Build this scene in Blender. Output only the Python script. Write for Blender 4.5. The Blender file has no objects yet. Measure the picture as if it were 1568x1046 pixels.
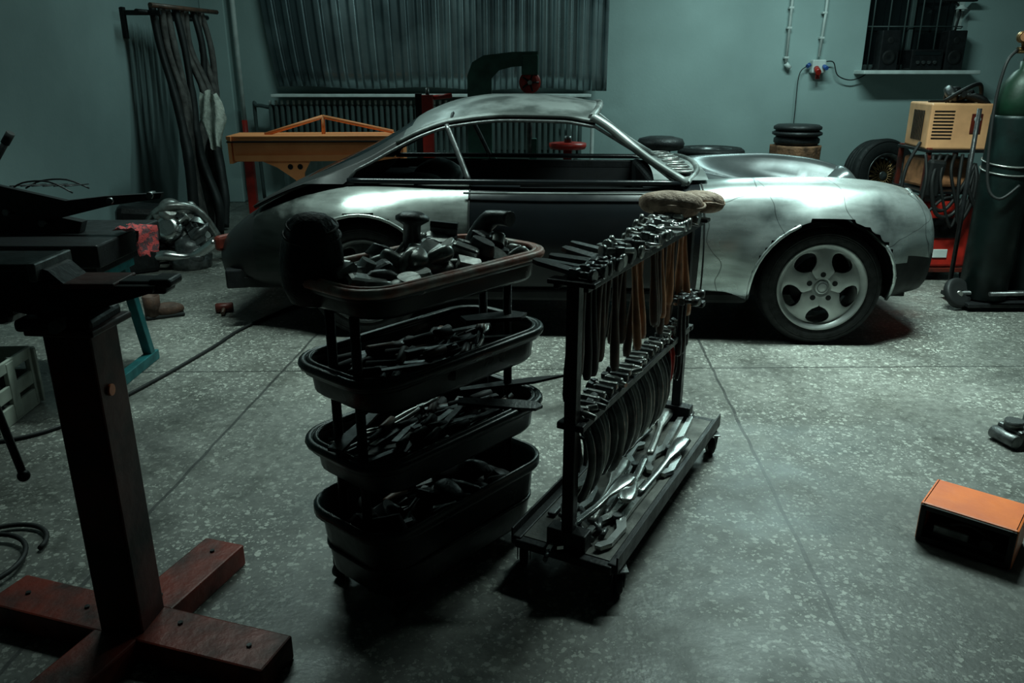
import bpy, bmesh, math, random
from mathutils import Vector, Matrix, Euler, noise
random.seed(7)
R=random.random
def U(a,b): return a+(b-a)*R()
pi=math.pi
sc=bpy.context.scene

# ------------------------------------------------------------------ materials
def mat(name,col,rough=.5,metal=0.,var=.25,scale=8.,bump=.0,col2=None,spec=.5,detail=4,bscale=None,lo=.35,hi=.65,seams=0,rvar=.2,streak=0):
    m=bpy.data.materials.new(name); m.use_nodes=True
    nt=m.node_tree; n=nt.nodes; l=nt.links
    p=n["Principled BSDF"]
    tc=n.new("ShaderNodeTexCoord"); nz=n.new("ShaderNodeTexNoise")
    nz.inputs["Scale"].default_value=scale; nz.inputs["Detail"].default_value=detail
    l.new(tc.outputs["Object"],nz.inputs["Vector"])
    cr=n.new("ShaderNodeValToRGB")
    if col2 is None: col2=tuple(c*(1-var) for c in col); c1=tuple(min(1,c*(1+var)) for c in col)
    else: c1=col
    cr.color_ramp.elements[0].position=lo; cr.color_ramp.elements[1].position=hi
    cr.color_ramp.elements[0].color=(*col2,1); cr.color_ramp.elements[1].color=(*c1,1)
    l.new(nz.outputs["Fac"],cr.inputs["Fac"]); colout=cr.outputs["Color"]
    def mul(colout,fac_socket):
        mx=n.new("ShaderNodeMix"); mx.data_type='RGBA'; mx.blend_type='MULTIPLY'; mx.inputs[0].default_value=1
        l.new(colout,mx.inputs[6]); l.new(fac_socket,mx.inputs[7]); return mx.outputs[2]
    if seams:
        wn=n.new("ShaderNodeTexNoise"); wn.inputs["Scale"].default_value=2.5; l.new(tc.outputs["Object"],wn.inputs["Vector"])
        sx=n.new("ShaderNodeSeparateXYZ"); l.new(tc.outputs["Object"],sx.inputs[0])
        for (ax,az,per) in ((1.,.35,seams),(.5,-1.,seams*1.6)):
            a=n.new("ShaderNodeMath");a.operation='MULTIPLY';a.inputs[1].default_value=ax;l.new(sx.outputs[0],a.inputs[0])
            c=n.new("ShaderNodeMath");c.operation='MULTIPLY_ADD';c.inputs[1].default_value=az;l.new(sx.outputs[2],c.inputs[0]);l.new(a.outputs[0],c.inputs[2])
            d=n.new("ShaderNodeMath");d.operation='MULTIPLY_ADD';d.inputs[1].default_value=.35;l.new(wn.outputs["Fac"],d.inputs[0]);l.new(c.outputs[0],d.inputs[2])
            g=n.new("ShaderNodeMath");g.operation='PINGPONG';g.inputs[1].default_value=per/2;l.new(d.outputs[0],g.inputs[0])
            mr2=n.new("ShaderNodeMapRange"); mr2.inputs["From Min"].default_value=.0008; mr2.inputs["From Max"].default_value=.0035; mr2.inputs["To Min"].default_value=.35
            l.new(g.outputs[0],mr2.inputs["Value"]); colout=mul(colout,mr2.outputs[0])
    if streak:
        mp=n.new("ShaderNodeMapping"); mp.inputs["Scale"].default_value=(3,6,16); mp.inputs["Rotation"].default_value=(0,.5,0); l.new(tc.outputs["Object"],mp.inputs["Vector"])
        sn=n.new("ShaderNodeTexNoise"); sn.inputs["Scale"].default_value=1.4; sn.inputs["Detail"].default_value=6; l.new(mp.outputs[0],sn.inputs["Vector"])
        mr3=n.new("ShaderNodeMapRange"); mr3.inputs["From Min"].default_value=.35; mr3.inputs["From Max"].default_value=.6; mr3.inputs["To Min"].default_value=1-streak; mr3.inputs["To Max"].default_value=1.1
        l.new(sn.outputs["Fac"],mr3.inputs["Value"]); colout=mul(colout,mr3.outputs[0])
    l.new(colout,p.inputs["Base Color"])
    mr=n.new("ShaderNodeMapRange"); mr.inputs["From Min"].default_value=.3; mr.inputs["From Max"].default_value=.7
    mr.inputs["To Min"].default_value=min(1,rough*(1+rvar)); mr.inputs["To Max"].default_value=max(.03,rough*(1-rvar))
    l.new(nz.outputs["Fac"],mr.inputs["Value"]); l.new(mr.outputs["Result"],p.inputs["Roughness"])
    p.inputs["Metallic"].default_value=metal
    p.inputs["Specular IOR Level"].default_value=spec
    if bump>0:
        nb=n.new("ShaderNodeTexNoise"); nb.inputs["Scale"].default_value=bscale or scale*4; nb.inputs["Detail"].default_value=5
        l.new(tc.outputs["Object"],nb.inputs["Vector"])
        b=n.new("ShaderNodeBump"); b.inputs["Strength"].default_value=bump; b.inputs["Distance"].default_value=.01
        l.new(nb.outputs["Fac"],b.inputs["Height"]); l.new(b.outputs["Normal"],p.inputs["Normal"])
    return m
BLACK=mat("black_rubber",(.008,.009,.009),.6,0,.3,spec=.3)
BLKP=mat("black_paint_gloss",(.005,.006,.007),.24,0,.2,spec=.4)
BLKS=mat("black_paint_satin",(.007,.008,.008),.42,0,.3,5,.04,spec=.35)
BLKM=mat("black_steel",(.012,.013,.014),.42,.3,.4,20,.15,spec=.35)
DKPL=mat("dark_green_plastic",(.004,.011,.010),.32,0,.3,10,.1,spec=.4)
WORN=mat("worn_rim_paint",(.55,.48,.43),.42,.1,.3,16,.2,col2=(.42,.10,.055))
BARE=mat("bare_sheet_metal",(.52,.57,.56),.30,.85,.2,2.2,.05,col2=(.12,.14,.14),detail=10,seams=.37,rvar=.35,lo=.40,hi=.54,streak=.28)
FARF=mat("primed_fender_metal",(.13,.15,.155),.30,.5,.2,2.2,.05,col2=(.03,.035,.037),detail=8)
BAREQ=mat("sanded_quarter_metal",(.36,.39,.37),.36,.75,.2,2.1,.08,col2=(.025,.030,.028),detail=10,lo=.44,hi=.57,rvar=.3,streak=.4)
PRIM=mat("dusty_roof_primer",(.20,.22,.215),.42,.3,.35,4,.05,col2=(.05,.058,.055),detail=9,lo=.42,hi=.58)
HOOD=mat("dark_hood_paint",(.009,.011,.012),.36,0,.4,4,spec=.22)
STEEL=mat("tool_steel",(.46,.47,.45),.34,.8,.4,18,.1,col2=(.2,.2,.19))
STEELD=mat("dark_tool_steel",(.11,.115,.115),.38,.8,.4,25,.15)
CHROME=mat("chrome",(.60,.62,.61),.26,1,.15,10)
RIM=mat("silver_wheel_paint",(.42,.44,.43),.42,.4,.15,10)
TYRE=mat("tyre_rubber",(.010,.011,.011),.65,0,.3,30,.2,spec=.3)
WOODH=mat("handle_wood",(.46,.20,.095),.5,0,.4,14,.1)
WOODD=mat("dark_handle_wood",(.07,.035,.022),.5,0,.4,14,.1)
LEATH=mat("tan_leather",(.42,.29,.21),.75,0,.3,30,.5,col2=(.18,.12,.085))
LEATB=mat("black_leather",(.015,.016,.017),.5,0,.4,18,.4,spec=.45)
REDP=mat("red_oxide_paint",(.17,.024,.014),.45,.1,.4,9,.2,col2=(.03,.008,.006),spec=.35)
REDD=mat("shaded_red_oxide_paint",(.095,.012,.008),.45,.1,.4,5,.2,col2=(.012,.006,.006),spec=.3,lo=.4,hi=.62)  # darker copy of the red oxide: shade on the post put into its colour
ORNG=mat("orange_enamel",(.95,.23,.06),.42,0,.2,6,.1,col2=(.68,.13,.03))
ORNW=mat("orange_machine_paint",(1.,.36,.13),.5,0,.10,6,.05,col2=(.9,.29,.10))
CREAM=mat("cream_orange_enamel",(.92,.45,.22),.45,0,.15,8)
REDB=mat("bright_red_paint",(.42,.02,.012),.4,0,.3,9)
GRNP=mat("green_machine_paint",(.035,.10,.078),.4,.1,.3,9)
TEAL=mat("teal_paint",(.012,.12,.13),.45,.1,.3,12,.1)
WHT=mat("white_pipe_paint",(.58,.63,.61),.45,0,.12,10)
CRATE=mat("gray_crate_plastic",(.26,.28,.24),.55,0,.2,9)
BARK=mat("tree_bark",(.40,.19,.10),.85,0,.4,9,.9,col2=(.10,.05,.028))
BRASS=mat("aged_brass",(.22,.13,.06),.4,.9,.3,12)
GASG=mat("cylinder_dark_green",(.005,.012,.011),.45,.1,.5,8,.15,spec=.25)
GASL=mat("cylinder_cap_green",(.004,.020,.010),.45,.1,.3,8,.1,spec=.25)
CLOTH=mat("grey_cloth",(.42,.43,.38),.9,0,.2,25,.5)
CLRED=mat("red_checked_cloth",(.30,.02,.02),.9,0,.2,45,.4,col2=(.05,.015,.02),lo=.46,hi=.54)
FOAM=mat("brown_foam_hose",(.055,.05,.046),.8,0,.4,12,.4)
RAD=mat("radiator_paint",(.065,.09,.088),.45,.1,.2,6)
PLY=mat("oily_plywood",(.06,.06,.05),.6,0,.5,14,.2)
DGLS=mat("dark_window_glass",(.006,.009,.010),.08,0,.2,4)
INTR=mat("car_interior_black",(.008,.009,.010),.6,0,.4,12,spec=.3)
BOOT=mat("brown_leather_boot",(.06,.028,.017),.7,0,.4,16,.3)
BLUE=mat("blue_plastic",(.03,.10,.35),.4)
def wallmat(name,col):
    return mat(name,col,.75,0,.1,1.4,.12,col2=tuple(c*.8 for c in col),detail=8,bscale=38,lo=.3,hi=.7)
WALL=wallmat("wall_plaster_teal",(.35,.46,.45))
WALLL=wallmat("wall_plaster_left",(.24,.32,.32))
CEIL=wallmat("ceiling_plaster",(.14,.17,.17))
CORR=mat("galvanised_corrugated",(.38,.46,.475),.32,.8,.2,1.1,.05,col2=(.12,.155,.165),detail=7,lo=.4,hi=.62)

def floormat():
    m=bpy.data.materials.new("terrazzo_concrete"); m.use_nodes=True
    nt=m.node_tree;n=nt.nodes;l=nt.links;p=n["Principled BSDF"]
    tc=n.new("ShaderNodeTexCoord")
    def math_(op,a,b=None,c=None):
        x=n.new("ShaderNodeMath");x.operation=op
        for i,q in enumerate((a,b,c)):
            if q is None: continue
            if isinstance(q,(int,float)): x.inputs[i].default_value=q
            else: l.new(q,x.inputs[i])
        return x.outputs[0]
    def noise_(s,d=5,w=0.):
        x=n.new("ShaderNodeTexNoise");x.inputs["Scale"].default_value=s;x.inputs["Detail"].default_value=d;x.inputs["Distortion"].default_value=w
        l.new(tc.outputs["Object"],x.inputs["Vector"]);return x.outputs["Fac"]
    def rng(v,a,b,c=0.,d=1.):
        x=n.new("ShaderNodeMapRange");l.new(v,x.inputs["Value"])
        for k,q in (("From Min",a),("From Max",b),("To Min",c),("To Max",d)): x.inputs[k].default_value=q
        return x.outputs[0]
    def mix(f,a,b,mode='MIX'):
        x=n.new("ShaderNodeMix");x.data_type='RGBA';x.blend_type=mode
        if isinstance(f,(int,float)): x.inputs[0].default_value=f
        else: l.new(f,x.inputs[0])
        for i,q in ((6,a),(7,b)):
            if isinstance(q,tuple): x.inputs[i].default_value=(*q,1)
            else: l.new(q,x.inputs[i])
        return x.outputs[2]
    dn=n.new("ShaderNodeTexNoise");dn.inputs["Scale"].default_value=70;dn.inputs["Detail"].default_value=3;l.new(tc.outputs["Object"],dn.inputs["Vector"])
    va=n.new("ShaderNodeVectorMath");va.operation='SCALE';l.new(dn.outputs["Color"],va.inputs[0]);va.inputs["Scale"].default_value=.024
    vb=n.new("ShaderNodeVectorMath");vb.operation='ADD';l.new(tc.outputs["Object"],vb.inputs[0]);l.new(va.outputs[0],vb.inputs[1])
    chips=None
    for s,th,dd in ((58,.54,.60),(100,.50,.60)):
        v=n.new("ShaderNodeTexVoronoi");v.inputs["Scale"].default_value=s;l.new(vb.outputs[0],v.inputs["Vector"])
        sp=n.new("ShaderNodeSeparateColor");l.new(v.outputs["Color"],sp.inputs[0])
        c=math_('MULTIPLY',math_('GREATER_THAN',sp.outputs[0],th),math_('LESS_THAN',v.outputs["Distance"],math_('MULTIPLY',sp.outputs[1],dd)))
        c=math_('MULTIPLY',c,math_('ADD',math_('MULTIPLY',sp.outputs[2],.75),.25))
        chips=c if chips is None else math_('MAXIMUM',chips,c)
    base=mix(rng(noise_(.9,7,.6),.38,.62),(.072,.074,.066),(.138,.14,.126))
    base=mix(1.,base,rng(noise_(24,8),.3,.7,.65,1.35),'MULTIPLY')
    cm=rng(noise_(1.7,5),.36,.60,.25,.95)
    col=mix(math_('MULTIPLY',chips,cm),base,(.42,.43,.385))
    col=mix(rng(noise_(1.3,6,1.2),.53,.72,0,.8),col,(.030,.031,.028))
    col=mix(1.,col,rng(noise_(.55,4,.4),.35,.65,.66,1.22),'MULTIPLY')
    sx=n.new("ShaderNodeSeparateXYZ");l.new(tc.outputs["Object"],sx.inputs[0])
    wob=math_('MULTIPLY',math_('SUBTRACT',noise_(6,4),.5),.02)
    X=math_('ADD',math_('SUBTRACT',sx.outputs[0],math_('MULTIPLY',sx.outputs[1],.062)),wob)
    # object origin is the world origin: joints every 2.15 m along the bays, one cross joint
    Y=math_('ADD',math_('SUBTRACT',sx.outputs[1],math_('MULTIPLY',sx.outputs[0],.02)),wob)
    def joint(v,off,per):
        a=math_('PINGPONG',math_('SUBTRACT',v,off),per/2)
        return math_('LESS_THAN',a,.0065)
    j=math_('MAXIMUM',joint(X,.775,2.15),joint(Y,3.735,4.3))
    col=mix(math_('MULTIPLY',j,.85),col,(.016,.017,.016))
    l.new(col,p.inputs["Base Color"])
    l.new(rng(noise_(5,6),.3,.7,.32,.60),p.inputs["Roughness"])
    b=n.new("ShaderNodeBump");b.inputs["Strength"].default_value=.25;b.inputs["Distance"].default_value=.004
    l.new(math_('SUBTRACT',noise_(60,4),math_('MULTIPLY',j,1.5)),b.inputs["Height"]);l.new(b.outputs[0],p.inputs["Normal"])
    return m
FLOOR=floormat()

# ------------------------------------------------------------------ builder
def rotm(rx=0,ry=0,rz=0): return Euler((rx,ry,rz)).to_matrix().to_4x4()
def TR(x,y,z): return Matrix.Translation((x,y,z))
def align(p,q):
    d=(Vector(q)-Vector(p)); 
    return Matrix.Translation(p)@d.to_track_quat('Z','Y').to_matrix().to_4x4(), d.length
def cr(pts,n=6,closed=False):
    P=[Vector(p) for p in pts]; out=[]; N=len(P)
    rng=range(N if closed else N-1)
    for i in rng:
        if closed: a,b,c,d=P[i-1],P[i],P[(i+1)%N],P[(i+2)%N]
        else: a,b,c,d=P[max(i-1,0)],P[i],P[i+1],P[min(i+2,N-1)]
        for k in range(n):
            t=k/n
            out.append(.5*((2*b)+(c-a)*t+(2*a-5*b+4*c-d)*t*t+(3*b-a-3*c+d)*t**3))
    if not closed: out.append(P[-1])
    return out
class B:
    def __init__(s,name): s.name=name;s.v=[];s.f=[];s.m=[];s.s=[];s.mats=[];s.T=Matrix()
    def mi(s,m):
        if m not in s.mats: s.mats.append(m)
        return s.mats.index(m)
    def add(s,vs,fs,m,smooth=False,M=None):
        T=s.T@M if M is not None else s.T
        o=len(s.v); s.v+=[T@Vector(p) for p in vs]
        for i,f in enumerate(fs):
            s.f.append([k+o for k in f]); s.m.append(s.mi(m[i] if isinstance(m,list) else m)); s.s.append(smooth[i] if isinstance(smooth,list) else smooth)
    def box(s,c,d,m,rot=(0,0,0),bev=.004,M=None):
        bm=bmesh.new(); bmesh.ops.create_cube(bm,size=1)
        for v in bm.verts: v.co=Vector((v.co.x*d[0],v.co.y*d[1],v.co.z*d[2]))
        if bev>0: bmesh.ops.bevel(bm,geom=bm.edges[:],offset=min(bev,min(d)*.4),segments=2,affect='EDGES',profile=.5)
        bm.verts.index_update()
        vs=[v.co.copy() for v in bm.verts]; fs=[[v.index for v in f.verts] for f in bm.faces]; bm.free()
        MM=Matrix.Translation(c)@rotm(*rot)
        if M is not None: MM=M@MM
        s.add(vs,fs,m,False,MM)
    def lathe(s,prof,m,seg=24,M=None,smooth=True,caps=True):
        vs=[];fs=[];sm=[]
        for r,z in prof:
            for k in range(seg):
                a=2*pi*k/seg; vs.append((r*math.cos(a),r*math.sin(a),z))
        for i in range(len(prof)-1):
            for k in range(seg):
                fs.append([i*seg+k,i*seg+(k+1)%seg,(i+1)*seg+(k+1)%seg,(i+1)*seg+k]); sm.append(smooth)
        if caps:
            if prof[0][0]>1e-4: fs.append(list(range(seg))[::-1]); sm.append(False)
            if prof[-1][0]>1e-4: fs.append([(len(prof)-1)*seg+k for k in range(seg)]); sm.append(False)
        s.add(vs,fs,m,sm,M)
    def cyl(s,p,q,r,m,r2=None,seg=16,M=None,bev=0):
        A,L=align(p,q); r2=r if r2 is None else r2
        if bev: prof=[(r-bev,0),(r,bev),(r2,L-bev),(r2-bev,L)]
        else: prof=[(r,0),(r2,L)]
        s.lathe(prof,m,seg,(M@A) if M is not None else A)
    def tube(s,pts,r,m,seg=8,closed=False,smooth=0,M=None,flat=1.0):
        if smooth: pts=cr(pts,smooth,closed)
        P=[Vector(p) for p in pts]; N=len(P); vs=[];fs=[]
        t0=(P[1]-P[0]).normalized(); up=Vector((0,0,1)) if abs(t0.z)<.9 else Vector((0,1,0))
        nrm=(up-t0*up.dot(t0)).normalized()
        for i in range(N):
            if closed: t=(P[(i+1)%N]-P[i-1]).normalized()
            else: t=(P[min(i+1,N-1)]-P[max(i-1,0)]).normalized()
            nrm=(nrm-t*nrm.dot(t))
            nrm=nrm.normalized() if nrm.length>1e-6 else t.orthogonal().normalized()
            bn=t.cross(nrm)
            rr=r[min(len(r)-1,int(i*len(r)/N))] if isinstance(r,(list,tuple)) else r
            for k in range(seg):
                a=2*pi*k/seg; vs.append(P[i]+nrm*math.cos(a)*rr+bn*math.sin(a)*rr*flat)
        for i in range(N if closed else N-1):
            j=(i+1)%N
            for k in range(seg): fs.append([i*seg+k,i*seg+(k+1)%seg,j*seg+(k+1)%seg,j*seg+k])
        sm=[True]*len(fs)
        if not closed: fs+= [list(range(seg))[::-1],[(N-1)*seg+k for k in range(seg)]]; sm+=[False,False]
        s.add(vs,fs,m,sm,M)
    def ell(s,c,d,m,rot=(0,0,0),nz=0,ns=8,seg=20,M=None,sq=1.0):
        vs=[];fs=[];rg=seg//2+2
        for i in range(rg+1):
            th=pi*i/rg
            for k in range(seg):
                a=2*pi*k/seg
                p=Vector((math.sin(th)*math.cos(a),math.sin(th)*math.sin(a),math.cos(th)))
                if sq!=1: p=Vector([math.copysign(abs(q)**sq,q) for q in p])
                p=Vector((p.x*d[0],p.y*d[1],p.z*d[2]))
                if nz: p*=1+nz*noise.noise(p*ns+Vector(c)*3)
                vs.append(p)
        for i in range(rg):
            for k in range(seg): fs.append([i*seg+k,i*seg+(k+1)%seg,(i+1)*seg+(k+1)%seg,(i+1)*seg+k])
        MM=Matrix.Translation(c)@rotm(*rot)
        if M is not None: MM=M@MM
        s.add(vs,fs,m,True,MM)
    def prism(s,poly,h,m,M=None,bev=0):
        n=len(poly); vs=[(x,y,-h/2) for x,y in poly]+[(x,y,h/2) for x,y in poly]
        fs=[list(range(n))[::-1],list(range(n,2*n))]+[[i,(i+1)%n,n+(i+1)%n,n+i] for i in range(n)]
        s.add(vs,fs,m,False,M)
    def loft(s,rings,m,closed=True,smooth=True,capa=False,capb=False,M=None):
        n=len(rings[0]); vs=[p for r in rings for p in r]; fs=[]
        for i in range(len(rings)-1):
            for k in range(n if closed else n-1):
                fs.append([i*n+k,i*n+(k+1)%n,(i+1)*n+(k+1)%n,(i+1)*n+k])
        sm=[smooth]*len(fs)
        if capa: fs.append(list(range(n))[::-1]); sm.append(False)
        if capb: fs.append([(len(rings)-1)*n+k for k in range(n)]); sm.append(False)
        s.add(vs,fs,m,sm,M)
    def build(s,parent=None,fixn=True):
        me=bpy.data.meshes.new(s.name); me.from_pydata([tuple(v) for v in s.v],[],s.f)
        for m in s.mats: me.materials.append(m)
        me.polygons.foreach_set("material_index",s.m); me.polygons.foreach_set("use_smooth",s.s)
        if fixn:
            bm=bmesh.new();bm.from_mesh(me);bmesh.ops.recalc_face_normals(bm,faces=bm.faces[:]);bm.to_mesh(me);bm.free()
        me.update(); o=bpy.data.objects.new(s.name,me); sc.collection.objects.link(o)
        if parent: o.parent=parent
        return o
def E(name,loc=(0,0,0),rz=0):
    e=bpy.data.objects.new(name,None); e.location=loc; e.rotation_euler=(0,0,rz); e.empty_display_size=.1
    sc.collection.objects.link(e); return e
def interp(tab,x):
    if x<=tab[0][0]: return tab[0][1:]
    if x>=tab[-1][0]: return tab[-1][1:]
    for i in range(len(tab)-1):
        if tab[i][0]<=x<=tab[i+1][0]: break
    x0,x1=tab[i][0],tab[i+1][0]; h=x1-x0; t=(x-x0)/h; out=[]
    for k in range(1,len(tab[0])):
        y0,y1=tab[i][k],tab[i+1][k]
        d=(y1-y0)/h
        def sl(j):
            if j<=0 or j>=len(tab)-1: return d
            a=(tab[j][k]-tab[j-1][k])/(tab[j][0]-tab[j-1][0]); b=(tab[j+1][k]-tab[j][k])/(tab[j+1][0]-tab[j][0])
            return 0 if a*b<=0 else 2*a*b/(a+b)
        m0,m1=sl(i),sl(i+1)
        out.append((2*t**3-3*t*t+1)*y0+(t**3-2*t*t+t)*h*m0+(-2*t**3+3*t*t)*y1+(t**3-t*t)*h*m1)
    return tuple(out)
def rrect(L,W,r,z,n=6):
    pts=[]
    for cx,cy,a0 in ((L/2-r,W/2-r,0),(-L/2+r,W/2-r,90),(-L/2+r,-W/2+r,180),(L/2-r,-W/2+r,270)):
        for k in range(n+1):
            a=math.radians(a0+90*k/n); pts.append(Vector((cx+r*math.cos(a),cy+r*math.sin(a),z)))
    return pts

# ------------------------------------------------------------------ room
XL,XR,YF,YB,ZC=-3.3,6.2,-2.0,9.2,3.6
b=B("floor"); b.box(((XL+XR)/2,(YF+YB)/2,-.05),(XR-XL+.4,YB-YF+.4,.1),FLOOR,bev=0); b.build()
b=B("ceiling"); b.box(((XL+XR)/2,(YF+YB)/2,ZC+.05),(XR-XL+.4,YB-YF+.4,.1),CEIL,bev=0); b.build()
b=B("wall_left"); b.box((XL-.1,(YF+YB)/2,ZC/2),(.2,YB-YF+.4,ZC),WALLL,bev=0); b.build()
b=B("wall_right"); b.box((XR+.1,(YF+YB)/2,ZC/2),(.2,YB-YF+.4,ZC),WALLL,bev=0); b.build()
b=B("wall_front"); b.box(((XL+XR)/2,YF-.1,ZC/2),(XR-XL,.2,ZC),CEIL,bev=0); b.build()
wx0,wx1,wz0,wz1=3.82,4.90,1.42,2.75
b=B("wall_back")
b.box(((XL+wx0)/2,YB+.15,ZC/2),(wx0-XL,.3,ZC),WALL,bev=0)
b.box(((wx1+XR)/2,YB+.15,ZC/2),(XR-wx1,.3,ZC),WALL,bev=0)
b.box(((wx0+wx1)/2,YB+.15,wz0/2),(wx1-wx0,.3,wz0),WALL,bev=0)
b.box(((wx0+wx1)/2,YB+.15,(wz1+ZC)/2),(wx1-wx0,.3,ZC-wz1),WALL,bev=0)
b.build()
b=B("trim_1"); b.box((XL+.13,YB-.06,ZC/2),(.26,.12,ZC),WALL,bev=.01); b.build()
e=E("window_1",((wx0+wx1)/2,YB,wz0)); w=wx1-wx0; h=wz1-wz0
b=B("frame")
for x in (-w/2+.03,w/2-.03,0): b.box((x,.16,h/2),(.06 if x else .045,.06,h),WHT if x>0 else RAD)
for z in (.03,h-.03): b.box((0,.16,z),(w,.06,.06),RAD)
for k in range(6): b.cyl((-w/2+.1+k*.175,.10,.0),(-w/2+.1+k*.175,.10,h),.008,RAD,seg=8)
for z in (.45,.9): b.cyl((-w/2,.10,z),(w/2,.10,z),.007,RAD,seg=8)
b.build(e)
b=B("pane"); b.box((0,.18,h/2),(w-.06,.01,h-.06),DGLS,bev=0); b.build(e)
b=B("sill"); b.box((0,-.06,-.02),(w+.16,.42,.04),WHT,bev=.008); b.build(e)
e=E("stereo_radio",(4.42,YB-.1,1.42)); b=B("case"); b.box((0,0,.11),(.34,.2,.20),BLKM,bev=.01)
b.box((0,-.1,.17),(.28,.01,.04),DGLS); 
for x in (-.1,-.04,.02,.08): b.cyl((x,-.1,.08),(x,-.12,.08),.018,STEELD,seg=12)
b.build(e)
for i,x in enumerate((4.02,4.72)):
    e=E("loudspeaker",(x,YB-.10,1.42)); b=B("cabinet"); b.box((0,0,.2),(.2,.16,.4),BLKM,bev=.01)
    b.lathe([(.07,0),(.075,.008),(.05,.004),(0,.0)],BLACK,20,TR(0,-.078,.13)@rotm(pi/2,0,0)); b.lathe([(.04,0),(.03,.006),(0,.0)],BLACK,16,TR(0,-.078,.3)@rotm(pi/2,0,0)); b.build(e)
e=E("desk_lamp",(4.72,YB-.1,1.82)); b=B("arm"); b.tube([(0,0,0),(.02,0,.2),(-.05,0,.28),(-.1,0,.28)],.012,BLACK,smooth=4)
b.lathe([(.02,0),(.06,-.04)],WHT,16,TR(.02,-.02,.25),caps=False); b.box((-.0,0,.30),(.34,.08,.03),BLACK); b.build(e)

e=E("corrugated_metal_shutter",(0,0,0)); b=B("sheet"); rows=[]
nz_=14
for iz in range(nz_+1):
    z=1.23+iz*(ZC-1.25)/nz_; row=[]; N=560
    for i in range(N+1):
        f=i/N; x=-2.50+f*3.52
        lean=-.26*(max(0,(z-1.2))**.6)*max(0,1-f*1.7)**1.4*.6
        ph=(x*1.0)/.135+.30*math.sin(x*2.1)+.5*max(0,.45-f)*6
        s_=math.sin(ph*2*pi)+.35*math.sin(ph*4*pi+1); s_=max(-.8,min(.8,s_*1.6))
        dep=.030*s_+.06*math.sin(x*1.7+1.0)+.02*math.sin(x*7)*(1+.3*z)
        row.append(Vector((x+lean,YB-.20+dep,z+.012*math.sin(x*5)-.03*f+.02)))
    rows.append(row)
b.loft(rows,CORR,closed=False,smooth=True); o=b.build(e)
md=o.modifiers.new("s","SOLIDIFY"); md.thickness=.004
b=B("top_track"); b.box((-.75,YB-.15,ZC-.06),(3.9,.14,.1),BLKM); b.build(e)
e=E("window_ledge",(-.86,YB-.2,1.185)); b=B("board"); b.box((0,0,-.02),(3.4,.34,.03),WHT,bev=.006)
b.build(e)
e=E("ribbed_radiator",(-.9,YB-.24,.5)); b=B("fins")
for i in range(54):
    x=-1.7+i*.063
    b.box((x,0,.30),(.040,.10,.54),RAD,bev=.012)
    b.cyl((x,-.03,.57),(x,-.03,.615),.014,WHT,seg=8)
b.cyl((-1.72,0,.07),(1.66,0,.07),.025,RAD); b.cyl((-1.72,0,.54),(1.66,0,.54),.025,RAD)
b.build(e)
b=B("feet"); 
for x in (-1.6,-.5,.6,1.6): b.box((x,0,-.24),(.04,.08,.52),RAD)
b.build(e)
b=B("pipe"); b.tube([(1.66,0,.54),(1.76,.02,.52),(1.78,.05,.2),(1.78,.1,-.45)],.022,WHT,smooth=5); b.tube([(-1.72,0,.54),(-1.86,.02,.56),(-1.90,.06,.5),(-1.90,.1,-.45)],.02,RAD,smooth=5); b.build(e)
e=E("conduit_pipe",(0,0,0)); b=B("run")
b.tube([(2.98,YB-.05,3.5),(2.97,YB-.05,2.3),(2.97,YB-.05,1.50)],.015,WHT); 
for z in (1.55,1.85,2.05): b.box((2.97,YB-.035,z),(.05,.06,.022),WHT)
b.cyl((2.97,YB-.05,1.49),(3.02,YB-.05,1.44),.024,WHT)
b.build(e)
e=E("conduit_pipe",(0,0,0)); b=B("run")
b.tube([(3.34,YB-.05,3.5),(3.34,YB-.05,2.0),(3.32,YB-.05,1.56)],.015,WHT)
for z in (1.75,2.0): b.box((3.33,YB-.035,z),(.05,.06,.022),WHT)
b.build(e)
e=E("power_socket_box",(3.32,YB-.05,1.46)); b=B("box"); b.box((0,0,0),(.15,.1,.14),WHT,bev=.015)
b.cyl((-.03,-.05,-.02),(-.03,-.13,-.06),.030,REDB); b.cyl((.05,-.05,.0),(.06,-.11,-.02),.022,BLUE); b.cyl((-.09,0,.02),(-.12,-.02,.0),.022,BLUE); b.cyl((0,-.02,-.07),(0,-.03,-.13),.025,REDB); b.build(e)
b=B("cable"); b.tube([(.08,-.02,.05),(.16,-.02,.04),(.22,-.02,-.09),(.36,-.02,-.14),(.5,-.01,-.1),(.6,.0,0)],.006,BLACK,seg=6,smooth=6)
b.tube([(-.13,-.02,0),(-.20,-.02,-.1),(-.20,-.02,-.5),(-.2,-.02,-1.3)],.005,BLACK,seg=6,smooth=6); b.build(e)
e=E("wall_pipe",(-2.95,YB-.1,0)); b=B("pipe"); b.cyl((0,0,.9),(0,0,3.55),.026,WHT); b.box((0,.05,2.2),(.07,.1,.03),WHT); b.cyl((0,0,.0),(0,0,.9),.03,REDB); b.build(e)

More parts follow.
